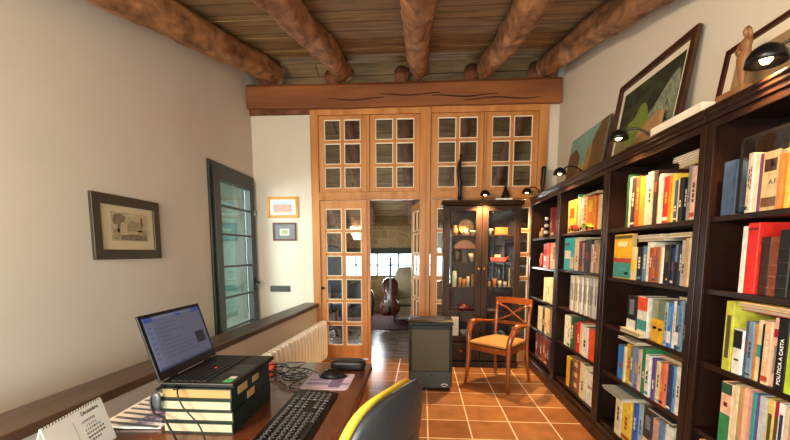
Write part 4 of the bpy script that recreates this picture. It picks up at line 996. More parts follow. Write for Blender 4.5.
# ---------------------------------------------------------------- gas heater
ht = thing('gas_heater', 'grey and black cabinet gas heater with an olive mesh front panel', 'heater', (.085, 4.27, 0))
GR = mat('heater_grey', '#30322f', .45, var=.06); MESH = mat('heater_mesh', '#47432f', .6, col2='#3a3526', scale=160)
hx0, hx1, hy0, hy1 = -.14, .315, 4.085, 4.44
mb = MB().box(hx0, hx1, hy0+.02, hy1, .035, .70); mb.build('body', GR, ht, bevel=.012)
MB().prism([(0, .0), (.012, .035), (.05, .05), (.36, .05), (.365, 0)], lambda u, v, q: (q, hy0-.003+u, .70+v), hx0-.006, hx1+.006).build('lid', BLK, ht, bevel=.008)
box('front_panel', hx0+.012, hx1-.012, hy0, hy0+.02, .035, .21, GR, ht, .006)
box('grille', hx0+.03, hx1-.03, hy0+.004, hy0+.02, .22, .66, MESH, ht, .004)
mb = MB().box(hx0+.008, hx0+.03, hy0-.002, hy0+.02, .215, .685).box(hx1-.03, hx1-.008, hy0-.002, hy0+.02, .215, .685).box(hx0+.008, hx1-.008, hy0-.002, hy0+.02, .66, .698)
mb.build('grille_frame', BLK, ht, bevel=.003)
MB().lathe([(0, 0), (.012, 0), (.012, .004), (0, .004)], (.10, hy0, .175), 12, Matrix.Rotation(PI/2, 4, 'X')).build('lock', BLK, ht)
MB().prism(rounded(.034, .017, 2), lambda u, v, q: (.235+u, q, .07+v), hy0-.003, hy0).build('badge', mat('badge_silver', '#b9b6ad', .35, metal=.4), ht)
MB().prism(rounded(.024, .008, 2), lambda u, v, q: (.235+u, q, .07+v), hy0-.004, hy0-.003).build('badge_mark', BLK, ht)
for x in (hx0+.05, hx1-.05):
    for y in (hy0+.06, hy1-.05):
        MB().tube([(x-.012, y, .022), (x+.012, y, .022)], .0215, 14).box(x-.008, x+.008, y-.008, y+.008, .03, .05).build('caster', BLK, ht)

# ---------------------------------------------------------------- wooden armchair
CW = mat('cherry_chair_wood', '#8f4a1c', .32, col2='#6a3010', scale=5, stretch=(3, 3, .6), coat=.3)
CWL = mat('polished_top_rail', '#b05a1e', .25, col2='#8f4414', scale=5, stretch=(.6, 3, 3), coat=.4)
SEATF = mat('ochre_seat_fabric', '#a0713a', .85, var=.12, scale=120)
ch = thing('wooden_armchair', 'reddish wooden armchair with X-shaped back and ochre padded seat', 'chair', (.865, 4.42, 0), math.radians(-41))
def cm(mb, name, m, **k): return mb.build(name, m, ch, local=True, **k)
for s in (-1, 1):
    cm(MB().tube([(s*.265, -.275, .0), (s*.25, -.262, .15), (s*.243, -.252, .30), (s*.243, -.25, .47), (s*.255, -.245, .57), (s*.268, -.18, .655), (s*.27, -.10, .685)], [.016, .021, .026, .028, .032, .036, .034], 8), 'leg', CW, smooth=True)
    cm(MB().tube([(s*.215, .285, .0), (s*.205, .245, .20), (s*.20, .225, .42), (s*.20, .235, .60), (s*.205, .26, .78), (s*.208, .285, .885)], [.015, .018, .021, .02, .018, .016], 8), 'leg', CW, smooth=True)
    cm(MB().tube([(s*.268, -.20, .675), (s*.275, -.12, .69), (s*.27, .02, .675), (s*.235, .16, .66), (s*.207, .245, .66)], [.036, .038, .032, .024, .018], 8, sq=.6), 'armrest', CW, smooth=True)
    cm(MB().bar((s*.225, -.235, .42), (s*.195, .215, .42), .022, .06), 'seat_rail', CW, bevel=.003)
cm(MB().bar((-.23, -.25, .42), (.23, -.25, .42), .022, .06), 'seat_rail', CW, bevel=.003)
cm(MB().bar((-.19, .225, .42), (.19, .225, .42), .022, .06), 'seat_rail', CW, bevel=.003)
out = [(-.245, -.275), (.245, -.275), (.205, .215), (-.205, .215)]
so = []
for k in range(4):
    a = Vector((*out[k], 0)); b = Vector((*out[(k+1) % 4], 0))
    for q in range(10):
        p = a.lerp(b, .06+.88*q/9); so.append((p.x, p.y+.02))
cm(pad(MB(), so, lambda u, v, q: Vector((u, v-.02, .475+q+.018*(1-(u/.25)**2)*(1-(v/.28)**2 if abs(v) < .28 else 0)*(1 if q > 0 else 0))), -.028, .028, bulge=6), 'seat_cushion', SEATF, smooth=True)
def rail(z, yy, hgt, th, bow, name, m):
    mb = MB(); n = 12; fr = []
    for i in range(n+1):
        t = i/n*2-1
        fr.append((t*.225, yy+bow*(1-t*t), z + .008*(1-t*t)))
    for (a, b) in zip(fr, fr[1:]):
        mb.hexa([(a[0],a[1]-th,a[2]-hgt),(b[0],b[1]-th,b[2]-hgt),(b[0],b[1]+th,b[2]-hgt),(a[0],a[1]+th,a[2]-hgt),(a[0],a[1]-th,a[2]+hgt),(b[0],b[1]-th,b[2]+hgt),(b[0],b[1]+th,b[2]+hgt),(a[0],a[1]+th,a[2]+hgt)])
    bmesh.ops.remove_doubles(mb.bm, verts=mb.bm.verts, dist=1e-5)
    cm(mb, name, m)
rail(.895, .275, .034, .012, .03, 'top_rail', CWL)
rail(.64, .235, .016, .009, .012, 'back_rail', CW)
for s in (-1, 1):
    cm(MB().tube([(s*.195, .262, .86), (s*.09, .275, .82), (0, .27+.008*s, .762), (-s*.09, .262, .705), (-s*.19, .24, .655)], [.010]*5, 6), 'cross_bar', CW, smooth=True)

# ---------------------------------------------------------------- radiator
rd = thing('radiator', 'white column radiator fixed below the wooden ledge of the half wall', 'radiator', (-1.30, 4.2, .06))
RX = lambda y: -1.245 - .045*(5.0-y)
prof = rounded(.052, .25, 6, 40)
n = 19
for i in range(n):
    y = 5.06 - i*.098; x = RX(y)
    MB().prism(rounded(.052, .25, 6, 44), lambda u, v, q: (x-.05+u, q, .315+v), y-.034, y+.034).build('radiator_section', RADW, rd, bevel=.012, seg=3)
mb = MB().tube([(RX(5.06)-.05, 5.06, .12), (RX(3.3)-.05, 3.3, .12)], .02, 10).tube([(RX(5.06)-.05, 5.06, .50), (RX(3.3)-.05, 3.3, .50)], .02, 10)
mb.build('header_pipe', RADW, rd, smooth=True)
MB().tube([(RX(5.1)-.05, 5.09, .12), (RX(5.1)-.05, 5.17, .12), (RX(5.1)-.05, 5.19, .09), (RX(5.1)-.05, 5.19, .0)], .012, 8).build('supply_pipe', RADW, rd, smooth=True)
for y in (4.9, 3.5): box('wall_bracket', RX(y)-.17, RX(y)-.09, y-.012, y+.012, .42, .46, RADW, rd)

# ---------------------------------------------------------------- pictures and switches on the walls
t = thing('framed_etching', 'dark-framed etching of a village hanging alone on the big left wall', 'framed print', (XL+.012, 2.965, 1.40))
y0, y1, z0, z1, f = 2.615, 3.315, 1.40, 1.868, .072
mb = MB().box(XL+.001, XL+.028, y0, y0+f, z0, z1).box(XL+.001, XL+.028, y1-f, y1, z0, z1).box(XL+.001, XL+.028, y0+f, y1-f, z0, z0+f).box(XL+.001, XL+.028, y0+f, y1-f, z1-f, z1)
mb.build('frame', mat('dark_olive_frame', '#3a3224', .45, var=.15), t, bevel=.004)
box('mount', XL+.002, XL+.012, y0+f-.002, y1-f+.002, z0+f-.002, z1-f+.002, mat('aged_mount', '#cdbd97', .8, var=.05), t)
ya, yb_, za, zb_ = y0+f+.095, y1-f-.07, z0+f+.065, z1-f-.045
box('etching', XL+.012, XL+.0135, ya, yb_, za, zb_, art_mat('etching_ink', [(.3, '#8f7f62'), (.5, '#b7a680'), (.62, '#c6b68f'), (.8, '#7d6f58')], 34), t)
ink = mat('etching_dark', '#7b6c55', .8, var=.3, scale=30); ink2 = mat('etching_mid', '#9c8b6c', .8, var=.3, scale=30)
def poly(name, pts, m):
    MB().prism(pts, lambda u, v, q: (q, ya+u*(yb_-ya), za+v*(zb_-za)), XL+.0136, XL+.0146).build(name, m, t)
poly('etched_tree', [(.08, .55), (.05, .75), (.12, .92), (.28, .95), (.40, .85), (.36, .7), (.25, .62), (.22, .3), (.16, .3), (.17, .58)], ink)
poly('etched_house', [(.42, .35), (.42, .62), (.5, .74), (.78, .70), (.84, .58), (.84, .35)], ink2)
poly('etched_tower', [(.80, .58), (.80, .86), (.86, .86), (.86, .58)], mat('etching_red', '#7c4a35', .8))
poly('etched_house', [(.06, .05), (.06, .42), (.22, .42), (.22, .05)], ink2)
poly('etched_wall', [(.25, .03), (.25, .2), (.6, .26), (.96, .18), (.96, .03)], ink)
poly('etched_house', [(.7, .2), (.7, .4), (.95, .42), (.95, .2)], ink2)
def wallpic(name, label, x0, x1, z0, z1, f, fm, mm, parts):
    t = thing(name, label, 'framed picture', ((x0+x1)/2, YB-.01, z0), 0)
    y = YB-.001
    mb = MB().box(x0, x0+f, y-.02, y, z0, z1).box(x1-f, x1, y-.02, y, z0, z1).box(x0+f, x1-f, y-.02, y, z0, z0+f).box(x0+f, x1-f, y-.02, y, z1-f, z1)
    mb.build('frame', fm, t, bevel=.003)
    box('mount', x0+f, x1-f, y-.008, y, z0+f, z1-f, mm, t)
    for (n_, a, b, c, d, m) in parts:
        box(n_, x0+(x1-x0)*a, x0+(x1-x0)*b, y-(.011 if n_ == 'painted_sky' or (n_ == 'painting' and len(parts) > 1 and a > .3) else .0095), y-.008, z0+(z1-z0)*c, z0+(z1-z0)*d, m, t)
wallpic('framed_picture', 'yellow-wood framed picture of red roofs, upper one on the narrow wall', -2.085, -1.665, 1.915, 2.19, .035, mat('yellow_wood_frame', '#d99a33', .4, col2='#c08226', scale=8), WHITE,
        [('painting', .2, .8, .25, .75, art_mat('red_roofs', [(.3, '#b5553a'), (.5, '#d9a184'), (.62, '#9fb0c6'), (.75, '#8d5a6a')], 45)), ('painted_sky', .2, .8, .62, .75, mat('pale_sky', '#b7c4d6', .8))])
wallpic('framed_picture', 'dark red framed picture with grey mount, lower one on the narrow wall', -2.02, -1.70, 1.61, 1.85, .02, mat('dark_red_frame2', '#5c2a1e', .4), mat('grey_mount', '#7d7d82', .8),
        [('inner_mount', .3, .7, .3, .66, mat('cream_inner', '#e6e2c0', .8)), ('painting', .36, .64, .36, .60, art_mat('small_green', [(.3, '#5d7c4e'), (.6, '#b7b98a'), (.8, '#7a6f50')], 60))])
t = thing('wall_switch', 'dark grey triple switch plate on the narrow white wall', 'switch', (-1.94, YB, .92))
box('plate', -2.085, -1.805, YB-.009, YB-.0005, .915, 1.0, mat('switch_grey', '#53534e', .4), t, .002)
for k in range(3): box('rocker', -2.075+.092*k, -1.993+.092*k, YB-.013, YB-.009, .925, .99, mat('switch_dark', '#3d3d3a', .35), t, .002)

# ---------------------------------------------------------------- desk
DZ = .78
dk = thing('desk', 'polished mahogany desk carrying the laptop and keyboard', 'desk', (-.74, 1.45, 0))
DXa, DXb, DYa, DYb = -1.185, -.300, .50, 2.357
MB().prism([(0, -.03), (.008, -.034), (.016, -.034), (.0, 0), (-.02, 0)][:0] or [(0, 0), (0, .012), (-.006, .02), (-.006, .034), (.0, .04), (DXa-DXb, .04), (DXa-DXb-.0, 0)], lambda u, v, q: (DXb+u, q, DZ-.04+v), DYa, DYb).build('desktop', DESKW, dk, bevel=.004)
MB().box(DXa+.03, DXb-.025, DYa+.03, DYb-.03, DZ-.10, DZ-.0405).build('apron', DESKW, dk, bevel=.004)
for (a, b) in ((DYa+.04, DYa+.42), (DYb-.50, DYb-.04)):
    p = box('pedestal', DXa+.04, DXb-.03, a, b, .06, DZ-.10, DESKL, dk, .004)
    box('plinth', DXa+.05, DXb-.04, a+.01, b-.01, 0, .06, DESKW, p)
    for q in range(3):
        dr = box('drawer', DXb-.03, DXb-.018, a+.02, b-.02, .09+.20*q, .27+.20*q, DESKL, p, .004)
        MB().lathe([(0, 0), (.008, 0), (.014, .012), (.01, .02), (0, .021)], (DXb-.018, (a+b)/2, .18+.2*q), 12, Matrix.Rotation(PI/2, 4, 'Y')).build('knob', BRASS, dr, smooth=True)
box('back_panel', DXa+.045, DXa+.065, DYa+.42, DYb-.50, .25, DZ-.10, DESKL, dk)

# four green volumes under the laptop
BC['deep green'] = '#12241d'
g = 'green volumes stacked under the laptop'
zz = DZ+.0008
for k, (dx, tt, lab) in enumerate([(0, .0435, 'thick green book at the bottom of the stack under the laptop'), (.004, .043, 'thick green book, second from bottom of the stack under the laptop'),
                                   (-.004, .043, 'thick green book, third from bottom of the stack under the laptop'), (-.002, .0445, 'green book with tan labels topping the stack, directly under the laptop')]):
    o = lying(-.953-.038+dx, -.677-.038+dx*.5, 1.366+.003*(k % 2), 1.728, zz, tt-.0006, 'deep green', lab, g, bt=.005, ins=.008)
    if k == 3:
        c = o.children[0]; c.data.materials.clear(); c.data.materials.append(mat('tan_pages', '#96764a', .85, var=.08, scale=40, stretch=(1, 1, 12)))
    hx = (.276-dx*.5)/2
    for (a, b, z0, z1) in ([(-.13, -.05, .006, .036), (.0, .06, .010, .034)] if k == 3 else ([(-.05, .02, .004, .034)] if k == 2 else [])):
        MB().box(hx-.0003, hx+.0012, a, b, z0, z1).build('spine_label', mat('cover_tan', BC['tan'], .5), o, local=True)
    zz += tt
# laptop
LZ = zz+.0005
lp = thing('laptop', 'open black laptop with a lit screen on the stack of green books', 'laptop', (-.83, 1.57, LZ))
bx0, bx1, by0, by1 = -.968, -.688, 1.372, 1.776
box('base', bx0, bx1, by0, by1, LZ, LZ+.017, BLK, lp, .004)
box('palm_rest', bx1-.10, bx1-.006, by0+.006, by1-.006, LZ+.017, LZ+.0176, mat('soft_black', '#222326', .55), lp)
KEY = mat('key_black', '#101113', .45); 
kd = None
for r in range(6):
    ncol = 13
    for c in range(ncol):
        if r == 5 and 3 <= c <= 7:
            if c > 3: continue
            w0, w1 = 3, 8
        else: w0, w1 = c, c+1
        kw = (by1-by0-.04)/ncol
        x0 = bx0+.030+r*.024
        k = MB().box(x0, x0+.0195, by0+.02+w0*kw+.0015, by0+.02+w1*kw-.0015, LZ+.0172, LZ+.0195).build('key', KEY, lp)
MB().lathe([(0, 0), (.005, 0), (.0045, .004), (0, .005)], (bx0+.115, (by0+by1)/2-.01, LZ+.0175), 10).build('pointing_stick', mat('stick_red', '#c2331e', .5), lp)
box('touchpad', bx1-.088, bx1-.015, 1.50, 1.62, LZ+.0176, LZ+.0182, mat('touchpad', '#2a2b2e', .35), lp)
box('sticker', bx1-.052, bx1-.018, by0+.02, by0+.055, LZ+.0176, LZ+.0182, mat('sticker_green', '#4fae5a', .4), lp)
box('sticker', bx1-.048, bx1-.022, by0+.062, by0+.088, LZ+.0176, LZ+.0182, mat('sticker_white', '#c9cdd2', .4), lp)
# screen: hinge at bx0, leaning back
hb = Vector((bx0+.003, 0, LZ+.019)); htp = Vector((bx0-.072, 0, LZ+.262)); sd = (htp-hb); SL = sd.length; sd.normalize(); sn = Vector((sd.z, 0, -sd.x))
def SP(a, b, d): return hb + Vector((0, by0+a*(by1-by0), 0)) + sd*(b*SL) + sn*d
def sbox(mb, a0, a1, b0, b1, d0, d1): return mb.hexa([SP(a0,b0,d0),SP(a1,b0,d0),SP(a1,b0,d1),SP(a0,b0,d1),SP(a0,b1,d0),SP(a1,b1,d0),SP(a1,b1,d1),SP(a0,b1,d1)])
sc = sbox(MB(), 0, 1, 0, 1, -.009, 0).build('screen', BLK, lp, bevel=.003)
def em(name, c, s): return mat(name, c, .35, emit=c, estr=s, var=.02)
sbox(MB(), .045, .955, .13, .945, .0, .0012).build('display', em('screen_blue', '#565d74', .14), sc)
sbox(MB(), .045, .955, .905, .945, .0013, .0018).build('browser_bar', em('screen_bar', '#666e88', .16), sc)
sbox(MB(), .045, .17, .87, .945, .0019, .0022).build('blue_tab', em('screen_tab', '#24438c', .2), sc)
sbox(MB(), .80, .955, .87, .945, .0019, .0022).build('blue_tab', em('screen_tab', '#24438c', .2), sc)
sbox(MB(), .52, .60, .88, .92, .0019, .0022).build('blue_button', em('screen_tab', '#24438c', .2), sc)
sbox(MB(), .045, .955, .13, .165, .0013, .0018).build('task_bar', em('screen_task', '#363f60', .12), sc)
sbox(MB(), .045, .15, .165, .87, .0013, .0018).build('side_menu', em('screen_menu', '#5f6784', .16), sc)
sbox(MB(), .74, .90, .33, .53, .0013, .0020).build('thumbnail', mat('thumb_dark', '#1d2030', .5), sc)
rl = random.Random(5)
mb = MB()
for k in range(9):
    b = .80-.065*k; ln = [.30, .22, .42, .12, .3, .36, .5, .46, .5][k]
    sbox(mb, .22, .22+ln, b, b+.012, .0013, .0019)
for k in range(7): sbox(mb, .065, .12, .78-.08*k, .795-.08*k, .0019, .0024)
mb.build('text_lines', em('screen_text', '#39446b', .15), sc)
for y in (by0+.06, by1-.10): MB().tube([(bx0+.003, y, LZ+.017), (bx0+.003, y+.04, LZ+.017)], .006, 8).build('hinge', BLK, lp)

# keyboard
kb = thing('keyboard', 'black wireless-look full-size keyboard on the desk beside the books', 'keyboard', (-.49, 1.56, DZ+.0008))
kb['label'] = 'black full-size keyboard with white legends on the desk beside the books'
kx0, kx1, ky0, ky1 = -.588, -.394, 1.19, 1.808
MB().prism([(0, .003), (0, .024), (.02, .026), (.15, .020), (.194, .010), (.194, .003)], lambda u, v, q: (kx0+u, q, DZ+v-.002), ky0, ky1).build('body', BLK, kb, bevel=.004)
LEG = mat('key_legend', '#84878c', .5)
cnt = 0
def key(x0, y0, y1, z, leg=True, w=.0215):
    k = MB().hexa([(x0,y0,z),(x0+w,y0,z-.0025),(x0+w,y1,z-.0025),(x0,y1,z),(x0+.002,y0+.002,z+.007),(x0+w-.002,y0+.002,z+.0045),(x0+w-.002,y1-.002,z+.0045),(x0+.002,y1-.002,z+.007)]).build('key', KEY, kb)
    if leg:
        m = (y0+y1)/2
        MB().hexa([(x0+.007,m-.003,z+.0068),(x0+.012,m-.003,z+.006),(x0+.012,m+.003,z+.006),(x0+.007,m+.003,z+.0068),(x0+.007,m-.003,z+.0074),(x0+.012,m-.003,z+.0066),(x0+.012,m+.003,z+.0066),(x0+.007,m+.003,z+.0074)]).build('key_legend', LEG, k)
for r in range(6):
    x0 = kx0+.022+r*.0255 + (.006 if r else 0); z = DZ+.023-.0016*r-.0005
    # far end is the key pad side
    y = ky0+.012; u = .0255
    n_main = 15; ypos = []
    c = 0
    while c < 15:
        wd = 1
        if r == 5 and c == 4: wd = 6
        if r in (3, 4) and c == 13: wd = 2
        if r == 0 and c in (1,): c += 1; continue
        ypos.append((y+c*u, y+(c+wd)*u-.003)); c += wd
    for c2 in (15.4, 16.4, 17.4):
        if r in (3,) : continue
        ypos.append((y+c2*u, y+(c2+1)*u-.003))
    for c2 in (18.8, 19.8, 20.8, 21.8):
        if r == 0 and c2 > 20: continue
        ypos.append((y+c2*u, y+(c2+1)*u-.003))
    for (a, b) in ypos:
        if cnt < 100 or True:
            key(x0, a, b, z, leg=(b-a) < .03); cnt += 1
print('keys', cnt)
# mouse pad, mouse, glasses case
mp_ = thing('mouse_pad', 'pale lilac mouse pad printed with a landscape, under the mouse', 'mouse pad', (-.485, 2.0, DZ+.0008))
MB().prism(rounded(.12, .128, 12, 48), lambda u, v, q: (-.485+u, 1.998+v, q), DZ+.0006, DZ+.0032).build('pad', mat('lilac_pad', '#cfc6e2', .7, var=.04), mp_)
A1 = art_mat('pad_print', [(.3, '#6d6290'), (.5, '#a79cc4'), (.7, '#8577a8')], 9, stretch=(1, 3, 1))
box('printed_band', -.59, -.37, 1.935, 1.975, DZ+.0033, DZ+.0037, A1, mp_)
box('printed_building', -.47, -.41, 1.90, 2.05, DZ+.0038, DZ+.0041, mat('pad_building', '#7c6f98', .7, var=.2, scale=40), mp_)
box('printed_lawn', -.59, -.49, 2.0, 2.03, DZ+.0033, DZ+.0037, A1, mp_)
ms = thing('mouse', 'black computer mouse lying across the lilac pad', 'mouse', (-.475, 2.062, DZ+.0045), math.radians(8))
MB().grid(1, 1, lambda a, b: (0, 0, 0)) if False else None
mb = MB(); 
n = 20; L = []
for r in (0, .3, .6, .85, 1.0):
    ring = []
    for k in range(n):
        a = 2*PI*k/n; u = math.cos(a)*.076*r; v = math.sin(a)*(.040-.008*math.cos(a*2))*r
        ring.append(mb.bm.verts.new((u, v, .001+.040*(1-r**2.6)*(1-.25*(u/.076)) + .004*(1-r))))
    L.append(ring)
for a, b in zip(L, L[1:]):
    for k in range(n): mb.bm.faces.new((a[k], a[(k+1) % n], b[(k+1) % n], b[k]))
mb.bm.faces.new(L[-1][::-1])
bmesh.ops.remove_doubles(mb.bm, verts=mb.bm.verts, dist=1e-6)
mb.build('shell', BLK, ms, local=True, smooth=True)
MB().tube([(-.035, -.004, .038), (-.035, .004, .038)], .008, 12).build('scroll_wheel', mat('wheel_grey', '#3a3b3e', .5), ms, local=True)
gc = thing('glasses_case', 'black rounded glasses case at the far edge of the desk', 'case', (-.425, 2.235, DZ+.001))
MB().loft(rounded(.098, .05, 5), lambda u, v, q: (-.425+u, 2.235+v, DZ+q), [(.9, .0015), (.97, .008), (1, .018), (1, .030)]).build('lower_shell', BLK, gc, smooth=False)
MB().loft(rounded(.098, .05, 5), lambda u, v, q: (-.425+u, 2.235+v, DZ+q), [(1.0, .031), (1, .038), (.97, .046), (.9, .052), (.78, .055)]).build('lid', BLK, gc, smooth=False)
tag(MB().box(-.885, -.835, 2.15, 2.20, DZ+.0008, DZ+.04).build('eraser', mat('orange_rubber', '#d9542a', .6), bevel=.006), 'small orange block on the desk behind the green books', 'eraser')
# cables
def smooth_pts(pts, n=8):
    P_ = [Vector(p) for p in pts]; out = []
    for i in range(len(P_)-1):
        p0, p1, p2, p3 = P_[max(i-1, 0)], P_[i], P_[i+1], P_[min(i+2, len(P_)-1)]
        for k in range(n):
            t = k/n; out.append(.5*((2*p1)+(-p0+p2)*t+(2*p0-5*p1+4*p2-p3)*t*t+(-p0+3*p1-3*p2+p3)*t**3))
    out.append(P_[-1]); return out
def cable(pts, label, r=.003, name='cable', plug=None):
    o = MB().tube(smooth_pts(pts), r, 6).build(name, BLK, smooth=True); tag(o, label, 'cable')
    if plug: MB().bar(plug[0], plug[1], .016, .008).build('plug', BLK, o, bevel=.002)
    return o
D3 = DZ+.006
cable([(-.955, 1.366, LZ+.006), (-.985, 1.345, LZ-.03), (-.975, 1.335, LZ-.08), (-.93, 1.325, LZ-.10), (-.90, 1.315, LZ-.135), (-.86, 1.29, D3), (-.80, 1.22, D3), (-.78, 1.10, D3)],
      'thick black cable dropping from the laptop\'s near left corner over the books', .0042, plug=((-.95, 1.369, LZ+.006), (-.965, 1.345, LZ-.002)))
cable([(-.885, 1.366, LZ+.006), (-.885, 1.345, LZ-.01), (-.86, 1.335, LZ-.06), (-.80, 1.325, LZ-.12), (-.755, 1.29, D3), (-.70, 1.20, D3)],
      'thin black cable hanging diagonally before the cream page edges', .003, plug=((-.90, 1.368, LZ+.006), (-.89, 1.342, LZ+.002)))
t = thing('usb_receiver', 'rounded dark cable adapter hanging at the left front of the books', 'adapter', (-.975, 1.34, LZ-.075))
pad(MB(), rounded(.018, .033, 3), lambda u, v, q: Vector((-.972+u, 1.352+q, LZ-.048+v)), -.009, .009, bulge=4).build('shell', mat('adapter_grey', '#3a3d42', .3), t, smooth=True)
rc = random.Random(11)
for k in range(3):
    cx, cy = ((-.74, 2.06), (-.71, 2.04), (-.73, 2.07))[k] ; pts = []
    n_ = 16
    for i in range(n_):
        a = i/n_*2*PI*(1.3+.4*k)+k*2
        rr = .07+.05*math.sin(i*1.3+k)
        pts.append((cx+math.cos(a)*rr*1.1, cy+math.sin(a)*rr*1.2, D3+.004+.012*abs(math.sin(i*.9+k))+.014*k))
    if k == 0: pts += [(-.60, 2.15, D3), (-.55, 2.06, D3+.006)]
    if k == 1: pts += [(-.66, 1.9, D3), (-.61, 1.84, D3+.005)]
    if k == 2: pts = [(-.72, 1.80, DZ+.02)] + pts
    cable(pts, ['tangled black mouse cable coiled on the desk behind the books', 'tangled black keyboard cable coiled on the desk beyond the keyboard', 'tangled black charger cable looping out from behind the green books'][k], .0026)
# desk calendar
ca = thing('desk_calendar', 'white spiral-bound tent calendar at the lower left corner of the desk', 'calendar', (-1.12, 1.18, DZ+.001))
ra, rb2 = Vector((-1.115, 1.045, .934)), Vector((-1.155, 1.312, .934))
ax = (rb2-ra).normalized(); outv = Vector((ax.y, -ax.x, 0)); HT = .934-DZ-.001
def CP(a, b, d, side=1): # a metres along the ridge, b 0 top..1 bottom
    return ra + ax*a + outv*(side*.045*b) + Vector((0, 0, -HT*b)) + (outv*side+Vector((0, 0, .3))).normalized()*d
LEN = (rb2-ra).length
for side, nm in ((1, 'front_page'), (-1, 'rear_board')):
    MB().hexa([CP(0,1,0,side),CP(LEN,1,0,side),CP(LEN,1,.002,side),CP(0,1,.002,side),CP(0,0,0,side),CP(LEN,0,0,side),CP(LEN,0,.002,side),CP(0,0,.002,side)]).build(nm, WHITE, ca)
mb = MB()
for i in range(22):
    c = ra+ax*(LEN*(i+.5)/22)
    mb.tube([c+outv*.006*math.cos(q*PI/4)+Vector((0, 0, .001+.006*math.sin(q*PI/4))) for q in range(-1, 6)], .0011, 5)
mb.build('spiral_binding', BLKM, ca)
yd = (CP(0, 0, 0)-CP(0, 1, 0)).normalized()
nrm = ax.cross(yd)
def CM(a, b): return frameM(CP(a, b, .0026), ax, yd)
INK = mat('print_black', '#24242a', .6); INKR = mat('print_red', '#a8202c', .6)
text('month_title', 'Diciembre', .020, CM(LEN*.58, .17), INK, ca)
text('weekday_row', 'L M X J V S D', .0105, CM(LEN*.56, .32), INK, ca)
rows = ['    1  2  3  4  5', '6  7  8  9 10 11 12', '13 14 15 16 17 18 19', '20 21 22 23 24 25 26', '27 28 29 30 31']
text('day_grid', '\n'.join(rows), .0098, CM(LEN*.56, .42), INK, ca, space=1.35)
MB().hexa([CP(LEN*.36,.9,.003),CP(LEN*.46,.9,.003),CP(LEN*.46,.9,.0034),CP(LEN*.36,.9,.0034),CP(LEN*.38,.80,.003),CP(LEN*.44,.80,.003),CP(LEN*.44,.80,.0034),CP(LEN*.38,.80,.0034)]).build('printed_emblem', INKR, ca)
MB().hexa([CP(LEN*.42,.7,.003),CP(LEN*.425,.7,.003),CP(LEN*.425,.7,.0034),CP(LEN*.42,.7,.0034),CP(LEN*.42,.2,.003),CP(LEN*.425,.2,.003),CP(LEN*.425,.2,.0034),CP(LEN*.42,.2,.0034)]).build('printed_line', mat('print_grey', '#9a9a9e', .6), ca)
# magazine
mg = thing('magazine', 'striped black, white and purple magazine on the desk left of the books', 'magazine', (-1.115, 1.56, DZ+.001), math.radians(3))
def mgz(u, v, q): return (u*.115, v*.175, .002+q+.010*max(0, -u)**2)
mb = MB(); mb.grid(12, 8, lambda a, b: mgz(a*2-1, b*2-1, .008)); mb.grid(12, 8, lambda a, b: mgz(a*2-1, b*2-1, 0))
for (fu, ) in ((0,),): pass
bm_ = mb.bm; bmesh.ops.remove_doubles(bm_, verts=bm_.verts, dist=1e-7)
es = [e for e in bm_.edges if e.is_boundary]; bmesh.ops.bridge_loops(bm_, edges=es)
mb.build('page_stack', WHITE, mg, local=True)
mb = MB()
for k in range(7): 
    a0 = -.92+.26*k
    mb.hexa([mgz(-.9+.0*k, a0, .009), mgz(.95, a0-.16, .009), mgz(.95, a0-.04, .009), mgz(-.9, a0+.10, .009), mgz(-.9, a0, .0094), mgz(.95, a0-.16, .0094), mgz(.95, a0-.04, .0094), mgz(-.9, a0+.10, .0094)])
mb.build('cover_stripes', mat('mag_grey', '#5f636e', .5, var=.3, scale=30), mg, local=True)
MB().hexa([mgz(0, -.85, .0096), mgz(.97, -.85, .0096), mgz(.97, -.25, .0096), mgz(0, -.25, .0096), mgz(0, -.85, .010), mgz(.97, -.85, .010), mgz(.97, -.25, .010), mgz(0, -.25, .010)]).build('cover_photo', art_mat('mag_photo', [(.3, '#2b2448'), (.45, '#d8d4e2'), (.6, '#4b3c86'), (.75, '#b5245a')], 28), mg, local=True)

# ---------------------------------------------------------------- office chair
YEL = mat('yellow_chair_fabric', '#ecc93a', .75, var=.08, scale=150); SHELL = mat('chair_shell', '#25282c', .42, var=.08, scale=60)
oc = thing('office_chair', 'office chair with yellow cushion and dark grey shell, pushed to the desk', 'office chair', (-.36, 1.22, 0), math.radians(0))
U = Vector((.42, .907, 0)).normalized(); Nn = Vector((-U.y, U.x, 0)); Cc = Vector((-.115, 1.21, .80))
def BP(u, v, q):
    return Cc + U*u + Vector((0, 0, 1))*v - Nn*(.16*max(0, v)*.9) + Nn*(q + .55*u*u)
ol = []
for (u, v) in rounded(.245, .235, 3.4, 64):
    ol.append((u*(1-.10*(v/.235) if v > 0 else 1), v))
pad(MB(), ol, BP, -.005, .026, bulge=6).build('back_cushion', YEL, oc, smooth=True)
ol2 = [(u*1.01, v*1.01) for u, v in ol]
pad(MB(), ol2, BP, -.055, .004, bulge=5).build('back_shell', SHELL, oc, smooth=True)
pad(MB(), [(u*.62, v*.55-.07) for u, v in ol2], BP, -.062, -.04, bulge=6).build('back_cover', SHELL, oc, smooth=True)
kp = BP(.10, -.12, -.066)
MB().lathe([(0, 0), (.022, 0), (.026, .01), (.02, .03), (0, .032)], kp, 16, frameM((0, 0, 0), U, Vector((0, 0, 1))).to_3x3().to_4x4() @ Matrix.Identity(4)).build('adjusting_knob', CHROME, oc, smooth=True)
sc_ = Vector((-.36, 1.235, .47))
pad(MB(), rounded(.235, .24, 4), lambda u, v, q: sc_+Nn*u+U*v+Vector((0, 0, q-.08*max(0, u/.235)**3*.5)), 0, .05, bulge=6).build('seat_cushion', YEL, oc, smooth=True)
